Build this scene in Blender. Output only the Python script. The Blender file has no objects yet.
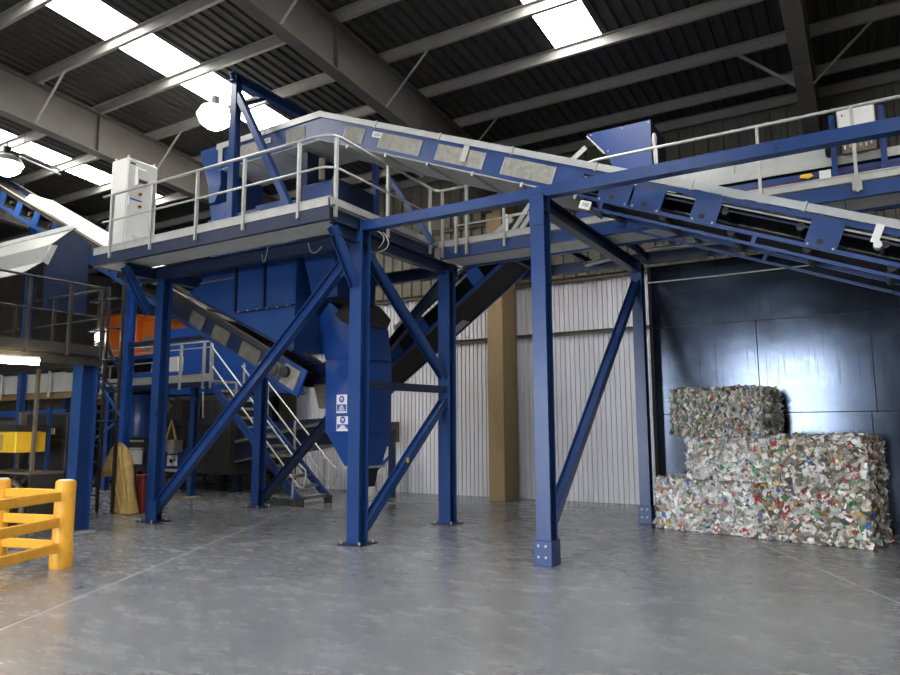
import bpy, bmesh, math, random
import numpy as np
from mathutils import Vector as V

random.seed(7)
rng = np.random.default_rng(7)
scene = bpy.context.scene
COL = scene.collection

# ------------------------------------------------------------------ camera, world, exposure
FPX, YAW, PITCH, ROLL, EYE = 702.1, 0.5393, 0.12965, -0.00481, 1.75
fwd = V((-math.sin(YAW) * math.cos(PITCH), math.cos(YAW) * math.cos(PITCH), math.sin(PITCH)))
rgt = V((math.cos(YAW), math.sin(YAW), 0))
upv = rgt.cross(fwd)
rgt, upv = rgt * math.cos(ROLL) + upv * math.sin(ROLL), upv * math.cos(ROLL) - rgt * math.sin(ROLL)
cd = bpy.data.cameras.new('camera')
cam = bpy.data.objects.new('camera', cd)
COL.objects.link(cam)
cd.sensor_width = 36
cd.lens = FPX / 900 * 36
cd.clip_end = 200
from mathutils import Matrix
cam.matrix_world = Matrix(((rgt.x, upv.x, -fwd.x, 0), (rgt.y, upv.y, -fwd.y, 0), (rgt.z, upv.z, -fwd.z, EYE), (0, 0, 0, 1)))
scene.camera = cam

w = bpy.data.worlds.new('world')
scene.world = w
w.use_nodes = True
bg = w.node_tree.nodes['Background']
bg.inputs[0].default_value = (0.86, 0.93, 1.0, 1)
bg.inputs[1].default_value = 17.0
SKYLIGHT = 17.0
scene.view_settings.view_transform = 'Standard'
scene.view_settings.look = 'None'
scene.view_settings.gamma = 1
scene.view_settings.use_curve_mapping = False
scene.view_settings.exposure = 0.3
scene.cycles.use_denoising = True
scene.cycles.max_bounces = 8
scene.cycles.sample_clamp_indirect = 6.0


def PX(px, py, ax, val):
    """world point seen at photo pixel (px, py) on the plane axis = val"""
    d = fwd + rgt * ((px - 450) / FPX) - upv * ((py - 337.5) / FPX)
    c = V((0, 0, EYE))
    return c + d * ((val - c[ax]) / d[ax])


# ------------------------------------------------------------------ materials
def M(name, col, rough=0.5, metal=0.0, var=0.15, scale=2.0, bump=0.0, bscale=30.0, dirt=None, dirt_amt=0.5, emit=None, estr=0, stretch=(1, 1, 1), spec=0.5, coat=0.0):
    m = bpy.data.materials.new(name)
    m.use_nodes = True
    nt = m.node_tree
    b = nt.nodes['Principled BSDF']
    b.inputs['Roughness'].default_value = rough
    b.inputs['Metallic'].default_value = metal
    b.inputs['Specular IOR Level'].default_value = spec
    b.inputs['Coat Weight'].default_value = coat
    if emit:
        b.inputs['Base Color'].default_value = (*col, 1)
        b.inputs['Emission Color'].default_value = (*emit, 1)
        b.inputs['Emission Strength'].default_value = estr
        return m
    tc = nt.nodes.new('ShaderNodeTexCoord')
    mp = nt.nodes.new('ShaderNodeMapping')
    mp.inputs['Scale'].default_value = stretch
    nt.links.new(tc.outputs['Object'], mp.inputs['Vector'])
    n = nt.nodes.new('ShaderNodeTexNoise')
    n.inputs['Scale'].default_value = scale
    n.inputs['Detail'].default_value = 6
    n.inputs['Roughness'].default_value = 0.65
    nt.links.new(mp.outputs[0], n.inputs['Vector'])
    r = nt.nodes.new('ShaderNodeValToRGB')
    r.color_ramp.elements[0].position = 0.3
    r.color_ramp.elements[1].position = 0.72
    r.color_ramp.elements[0].color = (*[c * (1 - var) for c in col], 1)
    r.color_ramp.elements[1].color = (*[min(1, c * (1 + var)) for c in col], 1)
    nt.links.new(n.outputs['Fac'], r.inputs['Fac'])
    out = r.outputs['Color']
    if dirt:
        n2 = nt.nodes.new('ShaderNodeTexNoise')
        n2.inputs['Scale'].default_value = scale * 2.7
        n2.inputs['Detail'].default_value = 8
        n2.inputs['Roughness'].default_value = 0.75
        nt.links.new(mp.outputs[0], n2.inputs['Vector'])
        r2 = nt.nodes.new('ShaderNodeValToRGB')
        r2.color_ramp.elements[0].position = 0.52
        r2.color_ramp.elements[1].position = 0.75
        r2.color_ramp.elements[0].color = (0, 0, 0, 1)
        r2.color_ramp.elements[1].color = (dirt_amt,) * 3 + (1,)
        nt.links.new(n2.outputs['Fac'], r2.inputs['Fac'])
        mx = nt.nodes.new('ShaderNodeMix')
        mx.data_type = 'RGBA'
        nt.links.new(r2.outputs['Color'], mx.inputs[0])
        nt.links.new(out, mx.inputs[6])
        mx.inputs[7].default_value = (*dirt, 1)
        out = mx.outputs[2]
    nt.links.new(out, b.inputs['Base Color'])
    mr = nt.nodes.new('ShaderNodeMapRange')
    mr.inputs['To Min'].default_value = max(0.02, rough - 0.1)
    mr.inputs['To Max'].default_value = min(1, rough + 0.1)
    nt.links.new(n.outputs['Fac'], mr.inputs['Value'])
    nt.links.new(mr.outputs[0], b.inputs['Roughness'])
    if bump:
        n3 = nt.nodes.new('ShaderNodeTexNoise')
        n3.inputs['Scale'].default_value = bscale
        n3.inputs['Detail'].default_value = 4
        nt.links.new(mp.outputs[0], n3.inputs['Vector'])
        bp = nt.nodes.new('ShaderNodeBump')
        bp.inputs['Strength'].default_value = bump
        bp.inputs['Distance'].default_value = 0.02
        nt.links.new(n3.outputs['Fac'], bp.inputs['Height'])
        nt.links.new(bp.outputs[0], b.inputs['Normal'])
    return m


MT = dict(
    blue=M('blue_paint', (0.012, 0.047, 0.175), 0.31, 0, 0.18, 1.3, dirt=(0.05, 0.06, 0.09), dirt_amt=0.35),
    navy=M('navy_paint', (0.006, 0.015, 0.048), 0.40, 0, 0.2, 1.3, dirt=(0.06, 0.06, 0.07), dirt_amt=0.4),
    bright=M('bright_blue_paint', (0.009, 0.052, 0.235), 0.33, 0, 0.12, 1.2),
    galv=M('galvanised_steel', (0.46, 0.46, 0.44), 0.42, 0.45, 0.14, 5, dirt=(0.25, 0.22, 0.18), dirt_amt=0.35),
    trim=M('zinc_skirt_steel', (0.42, 0.43, 0.42), 0.4, 0.35, 0.1, 2),
    mesh=M('dusty_perforated_steel', (0.30, 0.29, 0.26), 0.7, 0.2, 0.3, 9, dirt=(0.45, 0.42, 0.37), dirt_amt=0.5, bump=0.5, bscale=70),
    meshdark=M('dirty_perforated_steel', (0.11, 0.10, 0.085), 0.6, 0.3, 0.4, 9, dirt=(0.22, 0.2, 0.16), dirt_amt=0.5, bump=0.4, bscale=60),
    deck=M('chequer_plate_grey', (0.46, 0.46, 0.43), 0.6, 0.1, 0.12, 2, dirt=(0.25, 0.22, 0.18), dirt_amt=0.4),
    soffit=M('bounce_lit_soffit_sheet', (0.64, 0.64, 0.61), 0.5, 0.0, 0.1, 2, dirt=(0.35, 0.31, 0.25), dirt_amt=0.4),  # deck grey made paler: light bounced off the floor is in the colour
    grate=M('steel_grating', (0.22, 0.22, 0.21), 0.6, 0.3, 0.3, 30),
    black=M('black_rubber', (0.016, 0.015, 0.014), 0.75, 0, 0.3, 4),
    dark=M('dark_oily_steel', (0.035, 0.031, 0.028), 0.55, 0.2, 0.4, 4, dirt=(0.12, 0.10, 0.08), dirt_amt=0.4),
    rust=M('dusty_brown_steel', (0.13, 0.105, 0.075), 0.75, 0, 0.3, 6, dirt=(0.3, 0.26, 0.2), dirt_amt=0.6, bump=0.4),
    white=M('white_enamel', (0.74, 0.74, 0.72), 0.35, 0, 0.05, 3),
    cabinet=M('pale_grey_enamel', (0.60, 0.60, 0.57), 0.4, 0, 0.05, 3),
    yellow=M('yellow_plastic', (0.82, 0.40, 0.035), 0.38, 0, 0.1, 5, dirt=(0.28, 0.16, 0.05), dirt_amt=0.45),
    ytag=M('yellow_enamel', (0.85, 0.52, 0.03), 0.4, 0, 0.05, 5),
    orange=M('orange_enamel', (0.92, 0.21, 0.025), 0.4, 0, 0.08, 3),
    red=M('red_enamel', (0.15, 0.014, 0.012), 0.5, 0, 0.2, 4, dirt=(0.05, 0.04, 0.04), dirt_amt=0.5),
    tan=M('tan_painted_steel', (0.30, 0.21, 0.10), 0.6, 0, 0.18, 2, dirt=(0.12, 0.08, 0.05), dirt_amt=0.5, stretch=(1, 1, .25)),
    sack=M('tan_woven_sack', (0.42, 0.29, 0.10), 0.8, 0, 0.25, 5, bump=0.4, bscale=25),
    ply=M('brown_timber', (0.26, 0.16, 0.07), 0.7, 0, 0.3, 3, stretch=(1, 1, 6)),
    lining=M('pale_grey_cladding', (0.60, 0.59, 0.62), 0.45, 0.0, 0.08, 1.2, dirt=(0.35, 0.33, 0.32), dirt_amt=0.35, stretch=(1, 1, .3)),
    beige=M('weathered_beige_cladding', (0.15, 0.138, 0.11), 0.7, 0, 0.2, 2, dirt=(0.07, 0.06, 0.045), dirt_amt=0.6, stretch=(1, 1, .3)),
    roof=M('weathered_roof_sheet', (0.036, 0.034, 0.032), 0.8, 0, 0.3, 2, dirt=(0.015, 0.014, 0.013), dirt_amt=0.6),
    purlin=M('dusty_grey_purlin', (0.26, 0.245, 0.225), 0.6, 0, 0.15, 3),
    rafter=M('brown_grey_rafter', (0.105, 0.095, 0.085), 0.6, 0, 0.2, 2),
    joint=M('joint_sealant', (0.48, 0.49, 0.50), 0.5, 0, 0.1, 4),
    ink=M('blue_print', (0.03, 0.07, 0.40), 0.5, 0, 0.02, 3),
    text=M('black_print', (0.05, 0.05, 0.05), 0.5, 0, 0.02, 3),
    sky=M('translucent_rooflight', (0.8, 0.8, 0.8), 0.4, emit=(1.0, 0.985, 0.95), estr=SKYLIGHT),
    lamp=M('lamp_glow', (0.9, 0.9, 0.8), 0.4, emit=(1.0, 0.93, 0.78), estr=60),
    tubelamp=M('tube_glow', (0.9, 0.9, 0.8), 0.4, emit=(1.0, 0.82, 0.5), estr=45),
    cable=M('white_rope', (0.62, 0.60, 0.55), 0.7, 0, 0.05, 3),
)


def plate_material():
    """glossy, scuffed, blue painted steel plate"""
    m = M('scuffed_blue_plate', (0.046, 0.062, 0.096), 0.16, 0.85, 0.25, 0.7, dirt=(0.13, 0.15, 0.18), dirt_amt=0.5, bump=0.07, bscale=0.9)
    nt = m.node_tree
    b = nt.nodes['Principled BSDF']
    tc = nt.nodes['Texture Coordinate']
    mp = nt.nodes.new('ShaderNodeMapping')
    mp.inputs['Scale'].default_value = (26, 1, 0.9)
    nt.links.new(tc.outputs['Object'], mp.inputs['Vector'])
    n = nt.nodes.new('ShaderNodeTexNoise')
    n.inputs['Scale'].default_value = 1.0
    n.inputs['Detail'].default_value = 5
    nt.links.new(mp.outputs[0], n.inputs['Vector'])
    r = nt.nodes.new('ShaderNodeValToRGB')
    r.color_ramp.elements[0].position = 0.60
    r.color_ramp.elements[1].position = 0.70
    nt.links.new(n.outputs['Fac'], r.inputs['Fac'])
    old = b.inputs['Base Color'].links[0].from_socket
    mx = nt.nodes.new('ShaderNodeMix')
    mx.data_type = 'RGBA'
    nt.links.new(r.outputs['Color'], mx.inputs[0])
    nt.links.new(old, mx.inputs[6])
    mx.inputs[7].default_value = (0.02, 0.025, 0.04, 1)
    nt.links.new(mx.outputs[2], b.inputs['Base Color'])
    b.inputs['Coat Weight'].default_value = 0.5
    b.inputs['Coat Roughness'].default_value = 0.14
    return m


def floor_material():
    m = bpy.data.materials.new('polished_concrete')
    m.use_nodes = True
    nt = m.node_tree
    b = nt.nodes['Principled BSDF']
    tc = nt.nodes.new('ShaderNodeTexCoord')

    def noise(scale, detail, st=(1, 1, 1), ro=0.68):
        mp = nt.nodes.new('ShaderNodeMapping')
        mp.inputs['Scale'].default_value = st
        mp.inputs['Rotation'].default_value = (0, 0, math.radians(-31))
        nt.links.new(tc.outputs['Object'], mp.inputs['Vector'])
        n = nt.nodes.new('ShaderNodeTexNoise')
        n.inputs['Scale'].default_value = scale
        n.inputs['Detail'].default_value = detail
        n.inputs['Roughness'].default_value = ro
        nt.links.new(mp.outputs[0], n.inputs['Vector'])
        return n.outputs['Fac']

    def ramp(src, p0, c0, p1, c1):
        r = nt.nodes.new('ShaderNodeValToRGB')
        r.color_ramp.elements[0].position, r.color_ramp.elements[1].position = p0, p1
        r.color_ramp.elements[0].color = (*c0, 1)
        r.color_ramp.elements[1].color = (*c1, 1)
        nt.links.new(src, r.inputs['Fac'])
        return r.outputs['Color']

    def mix(a, bb, kind, fac):
        x = nt.nodes.new('ShaderNodeMix')
        x.data_type = 'RGBA'
        x.blend_type = kind
        x.inputs[0].default_value = fac
        nt.links.new(a, x.inputs[6])
        nt.links.new(bb, x.inputs[7])
        return x.outputs[2]
    big = noise(0.35, 7)
    fine = noise(2.0, 14, (0.7, 1.5, 1), 0.82)
    spots = noise(7.0, 10, (0.8, 1.6, 1), 0.8)
    c = ramp(big, 0.3, (0.150, 0.154, 0.163), 0.72, (0.235, 0.240, 0.250))
    c = mix(c, ramp(fine, 0.34, (0.70, 0.70, 0.70), 0.68, (1.16, 1.16, 1.16)), 'MULTIPLY', 0.7)
    c = mix(c, ramp(spots, 0.36, (0.66, 0.66, 0.66), 0.50, (1, 1, 1)), 'MULTIPLY', 0.6)
    pale = noise(9.0, 9, (0.5, 1.9, 1))
    c = mix(c, ramp(pale, 0.50, (0, 0, 0), 0.9, (0.08, 0.08, 0.08)), 'ADD', 0.6)
    nt.links.new(c, b.inputs['Base Color'])
    mr = nt.nodes.new('ShaderNodeMapRange')
    mr.inputs['From Min'].default_value = 0.3
    mr.inputs['From Max'].default_value = 0.7
    mr.inputs['To Min'].default_value = 0.17
    mr.inputs['To Max'].default_value = 0.34
    nt.links.new(fine, mr.inputs['Value'])
    nt.links.new(mr.outputs[0], b.inputs['Roughness'])
    b.inputs['Specular IOR Level'].default_value = 0.7
    bp = nt.nodes.new('ShaderNodeBump')
    bp.inputs['Strength'].default_value = 0.08
    bp.inputs['Distance'].default_value = 0.02
    nt.links.new(noise(1.6, 3), bp.inputs['Height'])
    nt.links.new(bp.outputs[0], b.inputs['Normal'])
    return m


MT['gloom'] = M('dark_grey_cladding', (0.07, 0.07, 0.07), 0.7, 0, 0.2, 2)
MT['plate'] = plate_material()
MT['floor'] = floor_material()


# ------------------------------------------------------------------ mesh building
class G:
    def __init__(s):
        s.v, s.f = [], []

    def add(s, vs, fs):
        o = len(s.v)
        s.v += [tuple(p) for p in vs]
        s.f += [tuple(i + o for i in f) for f in fs]
        return s

    def box(s, x0, x1, y0, y1, z0, z1):
        return s.add([(x, y, z) for z in (z0, z1) for y in (y0, y1) for x in (x0, x1)],
                     [(0, 2, 3, 1), (4, 5, 7, 6), (0, 1, 5, 4), (2, 6, 7, 3), (0, 4, 6, 2), (1, 3, 7, 5)])

    @staticmethod
    def frame(p, q, up):
        p, q, up = V(p), V(q), V(up)
        d = (q - p).normalized()
        sd = d.cross(up)
        if sd.length < 1e-5:
            sd = d.cross(V((1, 0, 0)))
        sd.normalize()
        return p, q, sd, sd.cross(d).normalized()

    def sect(s, p, q, pts, up):
        """extrude a convex cross-section (side, up offsets) from p to q"""
        p, q, sd, u = s.frame(p, q, up)
        n = len(pts)
        vs = [e + sd * a + u * b for e in (p, q) for a, b in pts]
        fs = [(i, (i + 1) % n, n + (i + 1) % n, n + i) for i in range(n)]
        return s.add(vs, fs + [tuple(range(n))[::-1], tuple(range(n, 2 * n))])

    def bar(s, p, q, w_, h, up=(0, 0, 1), a=0, b=0):
        return s.sect(p, q, [(a - w_ / 2, b - h / 2), (a + w_ / 2, b - h / 2), (a + w_ / 2, b + h / 2), (a - w_ / 2, b + h / 2)], up)

    def hsec(s, p, q, w_, h, t=0.018, up=(0, 0, 1)):
        s.bar(p, q, w_, t, up, 0, h / 2 - t / 2)
        s.bar(p, q, w_, t, up, 0, -h / 2 + t / 2)
        return s.bar(p, q, t, h - 2 * t, up)

    def csec(s, p, q, w_, h, t=0.012, up=(0, 0, 1), flip=1):
        s.bar(p, q, t, h, up, flip * (-w_ / 2 + t / 2), 0)
        s.bar(p, q, w_ - t, t, up, flip * t / 2, h / 2 - t / 2)
        return s.bar(p, q, w_ - t, t, up, flip * t / 2, -h / 2 + t / 2)

    def lsec(s, p, q, w_, h, t=0.01, up=(0, 0, 1), flip=1):
        s.bar(p, q, t, h, up, flip * (-w_ / 2 + t / 2), 0)
        return s.bar(p, q, w_ - t, t, up, flip * t / 2, -h / 2 + t / 2)

    def tube(s, p, q, r, n=10, r2=None):
        r2 = r if r2 is None else r2
        p, q, sd, u = s.frame(p, q, (0, 0, 1))
        vs = []
        for e, rr in ((p, r), (q, r2)):
            vs += [e + sd * (rr * math.cos(2 * math.pi * i / n)) + u * (rr * math.sin(2 * math.pi * i / n)) for i in range(n)]
        return s.add(vs, [(i, (i + 1) % n, n + (i + 1) % n, n + i) for i in range(n)] + [tuple(range(n))[::-1], tuple(range(n, 2 * n))])

    def path(s, pts, r, n=8):
        pts = [V(p) for p in pts]
        ref = V((0, 0, 1))
        d0 = (pts[1] - pts[0]).normalized()
        if abs(d0.dot(ref)) > 0.95:
            ref = V((0, 1, 0)) if abs(d0.y) < .9 else V((1, 0, 0))
        sd = d0.cross(ref).normalized()
        vs = []
        for i, p in enumerate(pts):
            a = (p - pts[i - 1]).normalized() if i else None
            b = (pts[i + 1] - p).normalized() if i + 1 < len(pts) else None
            d = (a + b).normalized() if a and b else (a or b)
            sd = (sd - d * sd.dot(d)).normalized()
            u = sd.cross(d)
            vs += [p + sd * (r * math.cos(2 * math.pi * k / n)) + u * (r * math.sin(2 * math.pi * k / n)) for k in range(n)]
        m = len(pts)
        fs = [(j * n + i, j * n + (i + 1) % n, (j + 1) * n + (i + 1) % n, (j + 1) * n + i) for j in range(m - 1) for i in range(n)]
        return s.add(vs, fs + [tuple(range(n))[::-1], tuple(range((m - 1) * n, m * n))])

    def prism(s, poly, vec):
        poly = [V(p) for p in poly]
        vec = V(vec)
        n = len(poly)
        return s.add(poly + [p + vec for p in poly],
                     [(i, (i + 1) % n, n + (i + 1) % n, n + i) for i in range(n)] + [tuple(range(n))[::-1], tuple(range(n, 2 * n))])

    def loft(s, rings, caps=True):
        n = len(rings[0])
        vs = [p for r in rings for p in r]
        fs = [(j * n + i, j * n + (i + 1) % n, (j + 1) * n + (i + 1) % n, (j + 1) * n + i) for j in range(len(rings) - 1) for i in range(n)]
        if caps:
            fs += [tuple(range(n))[::-1], tuple(range((len(rings) - 1) * n, len(rings) * n))]
        return s.add(vs, fs)

    def lathe(s, c, prof, n=20, axis=2):
        c = V(c)
        ax = V([1 if i == axis else 0 for i in range(3)])
        a = V([1 if i == (axis + 1) % 3 else 0 for i in range(3)])
        b = ax.cross(a)
        rings = [[c + ax * h + a * (r * math.cos(2 * math.pi * i / n)) + b * (r * math.sin(2 * math.pi * i / n)) for i in range(n)] for r, h in prof]
        return s.loft(rings)


def rect(x0, x1, y0, y1, z):
    return [(x0, y0, z), (x1, y0, z), (x1, y1, z), (x0, y1, z)]


def xz(pts, y):
    return [(a, y, b) for a, b in pts]


def top_of(o):
    while o.parent:
        o = o.parent
    return o


def build(name, g, mat, parent=None, smooth=True, bevel=0.0):
    me = bpy.data.meshes.new(name)
    off = top_of(parent).location if parent else V((0, 0, 0))
    me.from_pydata([(x - off.x, y - off.y, z - off.z) for x, y, z in g.v], [], g.f)
    bm = bmesh.new()
    bm.from_mesh(me)
    bmesh.ops.recalc_face_normals(bm, faces=bm.faces)
    bm.to_mesh(me)
    bm.free()
    if smooth:
        me.polygons.foreach_set('use_smooth', [True] * len(me.polygons))
        me.set_sharp_from_angle(angle=math.radians(32))
    me.materials.append(MT[mat] if isinstance(mat, str) else mat)
    o = bpy.data.objects.new(name, me)
    COL.objects.link(o)
    if parent:
        o.parent = parent
    if bevel:
        b = o.modifiers.new('bevel', 'BEVEL')
        b.width = bevel
        b.segments = 2
        b.limit_method = 'ANGLE'
    return o


def tag(o, label, cat, group=None, kind=None):
    if label:
        o['label'] = label
    if cat:
        o['category'] = cat
    if group:
        o['group'] = group
    if kind:
        o['kind'] = kind
    return o


def thing(name, loc, label, cat, group=None, kind=None):
    o = bpy.data.objects.new(name, None)
    o.empty_display_size = 0.2
    COL.objects.link(o)
    o.location = loc
    return tag(o, label, cat, group, kind)


def clone(o, d, parent=None):
    c = o.copy()
    COL.objects.link(c)
    c.parent = parent or o.parent
    c.location = V(o.location) + V(d)
    return c


def text(name, body, size, origin, xdir, zdir, mat, parent):
    """flat printed lettering lying in the plane of xdir and zdir"""
    cu = bpy.data.curves.new(name + '_font', 'FONT')
    cu.body = body
    cu.size = size
    cu.align_x = 'CENTER'
    cu.align_y = 'CENTER'
    tmp = bpy.data.objects.new(name + '_font', cu)
    COL.objects.link(tmp)
    me = bpy.data.meshes.new_from_object(tmp.evaluated_get(bpy.context.evaluated_depsgraph_get()))
    bpy.data.objects.remove(tmp)
    me.name = name
    me.materials.clear()
    me.materials.append(MT[mat])
    o = bpy.data.objects.new(name, me)
    COL.objects.link(o)
    x, z = V(xdir).normalized(), V(zdir).normalized()
    n = x.cross(z)
    p = V(origin) - top_of(parent).location
    o.parent = parent
    o.matrix_local = Matrix(((x.x, z.x, n.x, p.x), (x.y, z.y, n.y, p.y), (x.z, z.z, n.z, p.z), (0, 0, 0, 1)))
    return o
# ------------------------------------------------------------------ the building
XL, XR, YN, YB, YF = -30.0, 7.0, -9.0, 16.5, 26.0     # left, right, near wall, back wall, deep back wall at left
XS = -15.5                                             # where the back wall steps back


def roof_z(y):
    return 9.0 + (16.5 - y) * 0.08


def clip(poly, n, c):
    out = []
    for i in range(len(poly)):
        a, b = poly[i], poly[(i + 1) % len(poly)]
        da, db = a[0] * n[0] + a[1] * n[1] - c, b[0] * n[0] + b[1] * n[1] - c
        if da >= 0:
            out.append(a)
        if da * db < 0:
            t = da / (da - db)
            out.append((a[0] + (b[0] - a[0]) * t, a[1] + (b[1] - a[1]) * t))
    return out


fl = build('floor', G().box(XL, XR, YN, YF, -0.2, -0.004), 'joint', smooth=False)
tag(fl, 'grey polished concrete factory floor cut into long slabs', None, kind='structure')
ang = math.radians(-62.3)
d1 = (math.cos(ang), math.sin(ang))
n1 = (-d1[1], d1[0])
cA = n1[0] * -1.43 + n1[1] * 11.49
for k in range(-5, 3):
    for j in (0,):
        p = [(XL, YN), (XR, YN), (XR, YF), (XL, YF)]
        p = clip(p, n1, cA + 8.45 * k + 0.016)
        p = clip(p, (-n1[0], -n1[1]), -(cA + 8.45 * (k + 1) - 0.016))
        if len(p) > 2:
            build('slab', G().prism([(a, b, -0.05) for a, b in p], (0, 0, 0.05)), 'floor', fl, smooth=False)


def corrugated(name, x0, x1, z0, z1, y, pitch, depth, mat, parent, axis='x'):
    """one sheet of box-profile cladding, ribs running up, facing -y (axis x) or +x (axis y)"""
    pr = []
    n = max(1, round((x1 - x0) / pitch))
    pt = (x1 - x0) / n
    for i in range(n):
        a = x0 + i * pt
        pr += [(a, 0), (a + pt * .52, 0), (a + pt * .60, -depth), (a + pt * .92, -depth)]
    pr.append((x1, 0))
    g = G()
    vs, m = [], len(pr)
    for dz in (z0, z1):
        for th in (0, 0.012):
            vs += [((a, y + b + th, dz) if axis == 'x' else (y - b - th, a, dz)) for a, b in pr]
    fs = []
    for i in range(m - 1):
        fs += [(i, i + 1, 2 * m + i + 1, 2 * m + i), (m + i, 3 * m + i, 3 * m + i + 1, m + i + 1),
               (i, m + i, m + i + 1, i + 1), (2 * m + i, 2 * m + i + 1, 3 * m + i + 1, 3 * m + i)]
    fs += [(0, 2 * m, 3 * m, m), (m - 1, 2 * m - 1, 4 * m - 1, 3 * m - 1)]
    return build(name, g.add(vs, fs), mat, parent, smooth=False)


wb = build('wall_back', G().box(XS, XR, YB + 0.11, YB + 0.3, 0, roof_z(YB)), 'beige', smooth=False)
tag(wb, 'corrugated back wall, pale grey sheets below weathered beige ones', None, kind='structure')
x = XS
while x < XR - 0.1:
    x1 = min(x + 1.0, XR)
    corrugated('lining_sheet', x, x1 - 0.004, 0.0, 5.42, YB, 0.125, 0.035, 'lining', wb)
    corrugated('cladding_sheet', x, x1 - 0.004, 5.50, roof_z(YB) - 0.25, YB + 0.06, 0.333, 0.05, 'beige', wb)
    x = x1
for z, d in ((4.1, 0.10), (5.46, 0.12)):
    build('sheeting_rail', G().csec((XS, YB - 0.08, z), (XR, YB - 0.08, z), 0.07, d, 0.01), 'rust', wb)
build('sheeting_rail', G().csec((XS, YB - 0.02, 7.3), (XR, YB - 0.02, 7.3), 0.07, 0.12, 0.01), 'rust', wb)

ws = build('wall_return', G().box(XS - 0.25, XS, YB + 0.3, YF, 0, roof_z(YF)), 'beige', smooth=False)
tag(ws, 'plain beige return wall beside the deep bay', None, kind='structure')
wd = build('wall_deep', G().box(XL, XS, YF, YF + 0.2, 0, roof_z(YF)), 'beige', smooth=False)
tag(wd, 'dim beige end wall of the deep bay behind the machines', None, kind='structure')
wl = build('wall_left', G().box(XL - 0.2, XL, YN, YF, 0, roof_z(YN)), 'beige', smooth=False)
tag(wl, 'dim beige side wall at the far end of the hall', None, kind='structure')
wr = build('wall_right', G().box(XR, XR + 0.2, YN, YB + 0.3, 0, roof_z(YN)), 'beige', smooth=False)
tag(wr, 'beige side wall beside the bale bay', None, kind='structure')
# near wall with two open vehicle doors: daylight enters here
g = G()
DOORS = [(-12.2, -9.4, 5.3), (-5.9, -1.5, 5.3)]
zt = roof_z(YN)
xs = XL
for a, b, h in DOORS:
    g.box(xs, a, YN - 0.2, YN, 0, zt)
    g.box(a, b, YN - 0.2, YN, h, zt)
    xs = b
g.box(xs, XR, YN - 0.2, YN, 0, zt)
wn = build('wall_near', g, 'gloom', smooth=False)
tag(wn, 'dark grey wall with two open vehicle doorways', None, kind='structure')
for a, b, h in DOORS:
    la = bpy.data.lights.new('doorway_portal', 'AREA')
    la.shape = 'RECTANGLE'
    la.size, la.size_y = b - a, h
    la.cycles.is_portal = True
    lo = bpy.data.objects.new('doorway_portal', la)
    COL.objects.link(lo)
    lo.location = ((a + b) / 2, YN - 0.1, h / 2)
    lo.rotation_euler = (math.radians(90), 0, 0)
gr = build('ground_outside', G().box(-40, 20, -40, YN - 0.2, -0.2, -0.02), 'floor', smooth=False)
tag(gr, 'pale concrete yard outside the vehicle doorways', None, kind='structure')

# roof: corrugated sheets, rooflights, purlins and rafters
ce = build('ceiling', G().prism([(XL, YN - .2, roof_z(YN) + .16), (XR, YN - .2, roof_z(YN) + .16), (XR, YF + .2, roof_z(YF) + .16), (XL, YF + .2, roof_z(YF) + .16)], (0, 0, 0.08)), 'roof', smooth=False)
tag(ce, 'dark corrugated roof with grey purlins and glowing rooflights', None, kind='structure')
# the cover slab must not close the rooflights' view of the hall: they hang just below it
LIGHTS = [(-20.1, -19.1), (-12.95, -11.9), (-4.95, -4.0), (2.9, 3.9)]
PY = [15.5 - 1.5 * i for i in range(17)] + [16.4, 18.0, 19.5, 21.0, 22.5, 24.0]
PY.sort()


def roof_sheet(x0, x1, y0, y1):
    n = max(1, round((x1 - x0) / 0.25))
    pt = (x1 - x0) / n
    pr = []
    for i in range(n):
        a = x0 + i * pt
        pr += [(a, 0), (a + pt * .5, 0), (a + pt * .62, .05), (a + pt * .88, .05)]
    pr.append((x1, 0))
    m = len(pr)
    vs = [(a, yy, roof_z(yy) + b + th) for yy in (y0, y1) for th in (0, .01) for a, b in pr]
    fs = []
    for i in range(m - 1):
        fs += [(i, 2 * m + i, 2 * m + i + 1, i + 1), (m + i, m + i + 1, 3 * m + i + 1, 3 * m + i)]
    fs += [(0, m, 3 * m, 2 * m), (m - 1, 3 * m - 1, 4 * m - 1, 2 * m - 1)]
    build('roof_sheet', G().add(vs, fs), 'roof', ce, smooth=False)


edges = [XL]
for a, b in LIGHTS:
    edges += [a, b]
edges.append(XR)
for i in range(len(edges) - 1):
    a, b = edges[i], edges[i + 1]
    if i % 2:
        for y0, y1 in zip(PY[:-1], PY[1:]):
            if y0 < -6 or y1 > 21 or (a > -10 and y1 > 12.6) or (a < -10 and a > -25 and y1 > 14.2):
                roof_sheet(a, b, y0, y1)
                continue
            build('rooflight', G().prism([(a, y0 + .02, roof_z(y0)), (b, y0 + .02, roof_z(y0)), (b, y1 - .02, roof_z(y1)), (a, y1 - .02, roof_z(y1))], (0, 0, 0.03)), 'sky', ce, smooth=False)
    else:
        ys = [YN] + PY[::4][1:] + [YF]
        for y0, y1 in zip(ys[:-1], ys[1:]):
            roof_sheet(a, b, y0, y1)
for y in PY:
    z = roof_z(y) - 0.105
    g = G()
    g.bar((XL, y, z), (XR, y, z), 0.014, 0.2)
    g.bar((XL, y - .035, z + .095), (XR, y - .035, z + .095), 0.07, 0.012)
    g.bar((XL, y + .035, z - .095), (XR, y + .035, z - .095), 0.07, 0.012)
    build('purlin', g, 'purlin', ce)
RAFT = [-22.8, -15.6, -8.2, -0.65, 6.6]
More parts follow.
